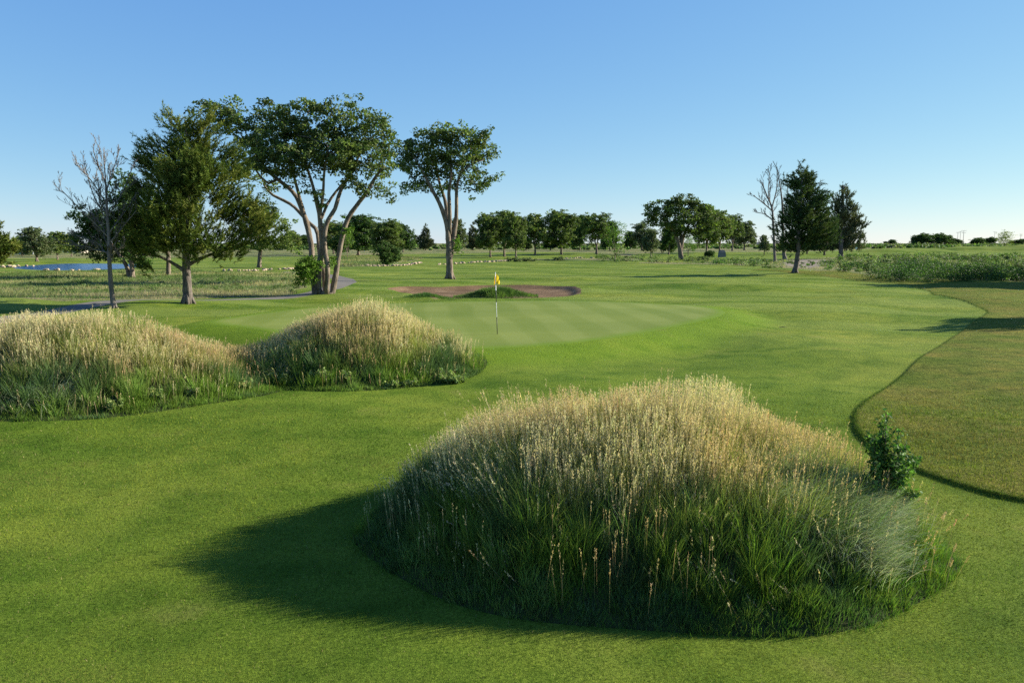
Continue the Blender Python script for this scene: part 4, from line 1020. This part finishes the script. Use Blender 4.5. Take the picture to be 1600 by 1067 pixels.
# ------------------------------------------------------------------ golf flag
g = G(777, 522); Y = g[1]
root = empty('golf_flag', g, label='yellow flag on a black and white striped pole in the green', cat='flag')
n = NT('pole_paint'); M['white'] = n.out((.75, .75, .72), .4, spec=.5); n = NT('pole_black'); M['black'] = n.out((.03, .03, .03), .5)
top = T(774, 426, Y)[2]-g[2]; lean = T(774, 426, Y)[0]-g[0]
def pp(t): return np.array([lean*t, 0, top*t])
mb = MB(); mb.tube([pp(-.03), pp(.5), pp(1)], .0105, 10); mb.tube([pp(1), pp(1.006)], [.018, .010], 8)
pole = link('pole', mb.data('pole', M['white'], smooth=True), root)
for a, b in ((0.0, .28), (.52, .71)):
    mb = MB(); mb.tube([pp(a), pp(b)], .0120, 10); link('band', mb.data('band', M['black'], smooth=True), pole)
mb = MB(); V = []; nu, nv = 16, 12
for i in range(nu+1):
    for j in range(nv+1):
        u = i/nu; v = j/nv
        x = .17*u+.05*math.sin(u*5)*(1-.4*v)*u; y = .055*math.sin(u*7+v*1.5)*u**.5; z = -v*.31*(1-.45*u)-u**1.2*.22*(1-.2*v)
        V.append(pp(.985)+np.array([x, y, z]))
F = []
for i in range(nu):
    for j in range(nv):
        a = i*(nv+1)+j; b = a+nv+1; F += [(a, b, b+1), (a, b+1, a+1)]
V = np.array(V); mb.add(V, F)
V2 = V.copy(); V2[:, 0] = pp(.985)[0]-(V[:, 0]-pp(.985)[0])*.32; V2[:, 1] += .02; V2[:, 2] = V[:, 2]*1.0-.02; mb.add(V2, F)
n = NT('flag_cloth'); M['flag'] = n.out((.78, .56, .02), .75, spec=.2, transl=.3, tcol=(.85, .62, .03))
link('flag', mb.data('flag', M['flag'], smooth=True), root)

# ------------------------------------------------------------------ rocks
def rock_mesh(seed):
    import bmesh
    r_ = np.random.default_rng(seed); bm = bmesh.new(); bmesh.ops.create_icosphere(bm, subdivisions=2, radius=.5)
    pl = [norm(r_.normal(size=3)) for _ in range(7)]; sc = np.array([1, r_.uniform(.7, .95), r_.uniform(.6, .8)])
    for v in bm.verts:
        p = np.array(v.co)
        for q in pl:
            d = p@q
            if d > .33: p = p-q*(d-.33)*.9
        p = p*sc*(1+r_.uniform(-.04, .04)); v.co = p
    me = bpy.data.meshes.new('rock'); bm.to_mesh(me); bm.free(); me.materials.append(M['rock']); return me
M['rock'] = simple('limestone', (.40, .31, .21), .9, .1, .45, 2.5)
rm = [rock_mesh(k) for k in range(6)]
ROCKL = []
def rocks(pts, n, s0, s1, where, sd):
    P = spline([G0(a, b) for a, b in pts], False, 8); L = np.r_[0, np.cumsum(np.linalg.norm(np.diff(P, axis=0), axis=1))]
    t = np.sort(R.uniform(0, L[-1], n))
    for k, q in enumerate(t):
        x = np.interp(q, L, P[:, 0])+R.normal(0, sd*.4); y = np.interp(q, L, P[:, 1])+R.normal(0, sd); s = R.uniform(s0, s1)
        o = link('rock', rm[R.integers(0, 6)]); o.location = (x, y, float(hgt(x, y))+s*.2); o.scale = (s*R.uniform(.9, 1.5), s, s*R.uniform(.7, 1.1)); o.rotation_euler = (R.uniform(-.3, .3), R.uniform(-.3, .3), R.uniform(0, 6.3))
        tag(o, 'pale limestone rock '+where, 'rock', 'limestone rocks '+where)
rocks([(350,424),(400,423),(470,420.5)], 44, .25, .55, 'in the line along the tan grass left of the biggest tree', .5)
rocks([(562,417),(610,416.5),(640,414.5),(657,412)], 78, .25, .55, 'in the heap below the dark globe shrub', .45)
rocks([(684,415),(720,413),(760,410.5),(795,408.5)], 80, .25, .55, 'in the line from the forked tree towards the flag', .45)
rocks([(884,405),(905,404),(930,403.5)], 26, .25, .55, 'in the short line below the leafy trunked tree', .6)
rocks([(0,417.5),(14,416),(30,416)], 20, .3, .7, 'on the sandy bank of the pond', 1.5)
rocks([(70,421.5),(110,421.8),(150,420.8)], 12, .3, .6, 'along the near shore of the pond', .4)

# clumps of low silvery shrubs by the rocks
def low_bush(px, py, wpx, hpx, label, kind='grey', per=60):
    g = G(px, py); W = wpx/FPX*g[1]; H = hpx/FPX*g[1]
    n = max(4, int(W/.35)); C = np.column_stack([R.uniform(-W, W, n*4), R.uniform(-.8, .8, n*4), np.abs(R.normal(.35, .2, n*4))*H])
    root = empty('low_shrub', g, label=label, cat='shrub', group='low shrubs by the rock lines')
    mb = MB()
    for c in C[::2]: mb.tube([(c[0]*.7, c[1]*.7, -.05), c], [.02, .008], 3)
    link('stems', mb.data('stems', M['bark']), root); s = Soup(); s.add(*leaf_clumps(C, .38, per, .2, kind)); link('foliage', s.data('foliage', M['leaf']), root)
low_bush(806, 409, 13, 7, 'blue grey low shrub at the end of the rock line behind the flag')
low_bush(826, 408.5, 9, 6, 'blue grey low shrub, second from the rock line behind the flag')
low_bush(868, 407.5, 14, 6, 'blue grey low shrub left of the short rock line')
low_bush(941, 404, 10, 5, 'low green shrub right of the short rock line', 'fresh')
low_bush(1580, 401, 20, 6, 'low green shrub on the far swell by the frame edge', 'fresh')

# ------------------------------------------------------------------ plants on the mounds
def near_shrub():
    x, y = 3.86, 8.0; z = float(hgt(x, y)); g = np.array([x, y, z])
    root = empty('leafy_shrub', g, label='dark green broad leaved shrub growing out of the nearest grass mound', cat='shrub')
    C = []; mb = MB(); s = Soup()
    for k in range(40):
        a = R.uniform(0, 2*pi); q = R.uniform(.02, .42); h = R.uniform(.35, .92)*(1.15-q)
        if k < 4: q = .05*k; h = .95+.09*(k % 3); a = 2.2+k
        tp = np.array([math.cos(a)*q-.02, math.sin(a)*q, h]); P = np.array([[0, 0, -.05], tp*[.4, .4, .5], tp])
        mb.tube(P, [.009, .006, .003], 4)
        m = 170; t = R.uniform(.28, 1.0, m)[:, None]; Q = (1-t)**2*P[0]+2*t*(1-t)*P[1]+t*t*P[2]+R.normal(0, .028, (m, 3))
        V, F = leafquads(Q, .048, .9, .6); s.add(V, F, np.repeat(jit(np.where((R.random(m) < .25)[:, None], (.16, .26, .06), (.065, .135, .028)), m, .7, 1.3), 4, 0))
    link('stems', mb.data('stems', M['bark']), root); link('foliage', s.data('foliage', M['leaf']), root)
near_shrub()
def weed(px, py, h, label, col=(.22, .27, .09), n=26):
    h *= .72
    g = G(px, py); s = Soup()
    for k in range(5):
        o = np.array([R.normal(0, h*.5), R.normal(0, h*.3), 0])
        P = np.broadcast_to(o, (n, 3))+R.normal(0, .01, (n, 3))*[1, 1, 0]
        L = rnd(.35, 1.0, n)*h; c = jit(col, n, .7, 1.25)
        s.add(*blades(P, L, rnd(.025, .045, n), R.uniform(0, 2*pi, n), rnd(.15, .8, n), rnd(.2, .7, n), c*.8, c*1.1, K=3, prof=2.5)[:3])
        t = R.uniform(.2, 1, n)[:, None]; ax = norm(np.array([R.normal(0, .5), -.2, 1.0])); Q = o+ax*t*h*R.uniform(.7, 1.2); V, F = leafquads(Q+R.normal(0, .02, (n, 3)), .07, .8, .5)
        s.add(V, F, np.repeat(jit(col, n, .8, 1.2), 4, 0))
    o = link('weed_plant', s.data('weed_plant', M['leaf'])); o.location = g
    tag(o, label, 'weed', 'pale weeds round the foot of the far mounds')
for a in [(178,640,.26,'pale weed at the foot of the frame edge mound, farthest from the peaked mound'), (243,625,.34,'pale bushy weed at the foot of the frame edge mound, second from its dark front'),
          (302,618,.24,'low pale weed at the foot of the frame edge mound before the dip'), (368,610,.34,'pale weed in the dip between the two far mounds'),
          (432,598,.36,'pale bushy weed left at the foot of the peaked mound'), (505,594,.38,'pale bushy weed on the front of the peaked mound, before its dark face'), (540,596,.34,'pale weed at the middle of the foot of the peaked mound'),
          (610,606,.22,'small whitish weed right of the middle of the peaked mound foot'), (640,603,.24,'small weed between the whitish weed and the big bushy weeds'), (675,592,.42,'biggest pale bushy weed near the right end of the peaked mound'),
          (703,598,.40,'pale bushy weed beside the biggest one on the peaked mound'), (716,598,.28,'green white weed at the right tip of the peaked mound')]: weed(*a)

# ------------------------------------------------------------------ small things
g = G(1128, 402); mb = MB()
mb.box((0, 0, .55), (.85, .5, .6), .2, .85); mb.box((0, 0, 1.42), (.72, .42, .28), .2, .6)
M['stone'] = simple('grey_stone', (.16, .16, .16), .9, .1, .3, 3)
o = link('stone_marker', mb.data('stone_marker', M['stone'])); o.location = g; tag(o, 'dark grey standing stone marker in the grass under the far trees', 'marker')
mb = MB(); mb.tube([(-.16, 0, .015), (-.05, .02, .03), (.06, .0, .02), (.15, .03, .035)], [.009, .012, .010, .005], 5); mb.tube([(.0, .01, .025), (.05, .07, .05)], [.007, .004], 4)
o = link('fallen_twig', mb.data('fallen_twig', M['bark'])); o.location = G(1224, 512); tag(o, 'fallen dark twig lying on the fairway right of the green', 'twig')
M['board'] = simple('white_board', (.72, .70, .64), .7, .3, .1)
def sign(px, py, label):
    g = G(px, py); root = empty('tee_sign', g, label=label, cat='sign')
    mb = MB(); mb.box((0, 0, .4), (.06, .06, .5)); link('post', mb.data('post', M['bark']), root)
    mb = MB(); mb.box((0, -.1, 1.15), (.38, .04, .42)); link('board', mb.data('board', M['board']), root)
sign(1338, 392.5, 'small white board on a post beyond the pointed open pine')
M['pole'] = simple('pole_wood', (.10, .085, .07), .9, .1)
def power_pole(px, pb, pt, label, arms=2):
    g = G(px, pb); H = T(px, pt, g[1])[2]-g[2]; root = empty('power_pole', g, R.uniform(-.3, .3), label=label, cat='power pole', group='power poles on the horizon')
    mb = MB(); mb.tube([(0, 0, -.5), (0, 0, H)], [.32, .20], 8); link('pole', mb.data('pole', M['pole']), root)
    for k in range(arms):
        z = H*(.97-.14*k); mb = MB(); mb.box((0, -.3, z), (H*(.16-.03*k), .10, .13)); ca = link('crossarm', mb.data('crossarm', M['pole']), root)
        for q in (-.9, -.45, .45, .9):
            mb = MB(); mb.tube([(q*H*(.16-.03*k), -.3, z+.1), (q*H*(.16-.03*k), -.3, z+.6)], [.12, .09], 6); link('insulator', mb.data('insulator', M['pole']), ca)
power_pole(1495.5, 383.5, 363, 'power pole on the horizon, left of the three close together', 1)
power_pole(1499.5, 383.0, 361.5, 'thin power pole on the horizon, middle of the three close together', 1)
power_pole(1504.5, 383.6, 360, 'tallest power pole on the horizon with two crossarms', 2)
power_pole(1553, 382.6, 362, 'faint power pole between the low bushes and the yellowish young tree', 1)
power_pole(1594, 382.8, 366, 'power pole at the frame edge on the horizon', 2)

M['wall'] = simple('house_wall', (.50, .44, .36), .9, .1, .12, .6); M['wallg'] = simple('grey_wall', (.30, .31, .33), .9, .1, .12, .6); M['roofd'] = simple('grey_roof', (.10, .10, .115), .9, .1, .2, 1.5); M['roofb'] = simple('tan_roof', (.30, .21, .15), .9, .1, .2, 1.5)
n = NT('dark_window'); M['win'] = n.out((.02, .025, .03), .15, spec=.5)
def house(px, pb, pt, hw, label, wall='wall', roof='roofd', rz=0.1):
    g = G(px, pb); H = T(px, pt, g[1])[2]-g[2]; W = hw/FPX*g[1]; D = W*.6
    root = empty('house', g, rz, label=label, cat='house', group='houses far beyond the course')
    wh = H*.55; mb = MB(); mb.box((0, 0, wh/2-.2), (W*.94, D*.9, wh/2+.2)); wl = link('wall', mb.data('wall', M[wall]), root)
    V = [(-W, -D, wh), (W, -D, wh), (W, D, wh), (-W, D, wh), (-W*.8, 0, H), (W*.8, 0, H)]
    V2 = [(x, y, z-.25) if z == wh else (x, y, z) for x, y, z in V]
    mb = MB(); mb.add(V2, [(0, 1, 5), (0, 5, 4), (2, 3, 4), (2, 4, 5), (1, 2, 5), (3, 0, 4), (0, 2, 1), (0, 3, 2)]); link('roof', mb.data('roof', M[roof]), root)
    for k in range(4):
        x = W*(-.66+.44*k)
        if k == 1:
            mb = MB(); mb.box((x, -D*.9, wh*.40), (W*.07, .06, wh*.40)); link('door', mb.data('door', M['roofb']), root)
        else:
            mb = MB(); mb.box((x, -D*.9, wh*.55), (W*.10, .05, wh*.2)); link('window', mb.data('window', M['win']), root)
house(40, 397, 384, 13, 'dark grey roofed house behind the trees of the pond', 'wallg', 'roofd', .3)
house(22, 396.5, 387, 9, 'small cream house beside the pond at the frame edge', 'wall', 'roofb')
house(118, 395, 386, 16, 'long pale house behind the trees right of the pond', 'wall', 'roofd', -.1)
house(572, 388, 381, 12, 'cream house glimpsed through the dark clump by the globe shrub', 'wall', 'roofb')
house(628, 387, 380.5, 9, 'pale house with grey roof left of the lone pointed pine', 'wall', 'roofd')
house(1188, 385, 378.5, 9, 'long grey building on the horizon left of the bare grey tree', 'wallg', 'roofd')
# a parked van, tiny in the distance
def van(px, pb, label, col):
    g = G(px, pb); root = empty('parked_van', g, .2, label=label, cat='van', group='vehicles parked far beyond the course')
    m = simple('van_paint', col, .35, .5, .03)
    mb = MB(); mb.box((0, 0, 1.05), (2.6, .95, .55)); mb.box((.25, 0, 1.95), (2.1, .88, .36), 0, .85); link('body', mb.data('body', m), root)
    for x in (-1.7, 1.7):
        for y in (-.9, .9):
            w = MB(); w.tube([(x, y-.12, .38), (x, y+.12, .38)], .38, 12); link('wheel', w.data('wheel', M['black']), root)
    mb = MB(); mb.box((.25, -.86, 1.95), (1.7, .04, .22)); link('window', mb.data('window', M['win']), root)
van(657, 388.6, 'white van parked left of the lone pointed pine', (.8, .8, .8)); van(650, 388.8, 'blue van parked beside the white one', (.10, .25, .45))
# ------------------------------------------------------------------ sky, sun, camera
w = bpy.data.worlds.new('World'); S.world = w; w.use_nodes = True; nt = w.node_tree; nt.nodes.clear()
sky = nt.nodes.new('ShaderNodeTexSky'); sky.sky_type = 'NISHITA'; sky.sun_disc = False; sky.sun_elevation = SUN_EL
sky.sun_rotation = math.atan2(SUNV[0], SUNV[1]); sky.altitude = 2500; sky.air_density = 1.0; sky.dust_density = .5; sky.ozone_density = 5.0
bg = nt.nodes.new('ShaderNodeBackground'); bg.inputs[1].default_value = .0755
ow = nt.nodes.new('ShaderNodeOutputWorld'); se = nt.nodes.new('ShaderNodeSeparateColor'); co = nt.nodes.new('ShaderNodeCombineColor'); nt.links.new(sky.outputs[0], se.inputs[0])
for k, (pw, sc_) in enumerate(((.83, 1.04), (.62, 1.46), (.25, 2.92))):
    m1 = nt.nodes.new('ShaderNodeMath'); m1.operation = 'POWER'; m1.inputs[1].default_value = pw; nt.links.new(se.outputs[k], m1.inputs[0])
    m2 = nt.nodes.new('ShaderNodeMath'); m2.operation = 'MULTIPLY'; m2.inputs[1].default_value = sc_; nt.links.new(m1.outputs[0], m2.inputs[0]); nt.links.new(m2.outputs[0], co.inputs[k])
nt.links.new(co.outputs[0], bg.inputs[0]); nt.links.new(bg.outputs[0], ow.inputs[0])
ld = bpy.data.lights.new('sun', 'SUN'); ld.energy = 5.0; ld.angle = math.radians(.5); ld.color = (1, .93, .80)
lo = bpy.data.objects.new('sun', ld); COL.objects.link(lo)
from mathutils import Vector
lo.rotation_euler = Vector(SUNV).to_track_quat('Z', 'Y').to_euler()
cd = bpy.data.cameras.new('camera'); cam = bpy.data.objects.new('camera', cd); COL.objects.link(cam); S.camera = cam
cam.location = (0, 0, CAMH); cam.rotation_euler = (pi/2-PITCH, 0, 0)
cd.sensor_fit = 'HORIZONTAL'; cd.sensor_width = 36; cd.lens = 36*FPX/1600; cd.clip_end = 20000; cd.clip_start = .1
vs = S.view_settings; vs.view_transform = 'Standard'; vs.look = 'None'; vs.exposure = 1.35; vs.gamma = 1.0
S.cycles.max_bounces = 6; S.cycles.diffuse_bounces = 3; S.cycles.transmission_bounces = 4; S.cycles.glossy_bounces = 2; S.cycles.transparent_max_bounces = 4
S.cycles.use_denoising = False
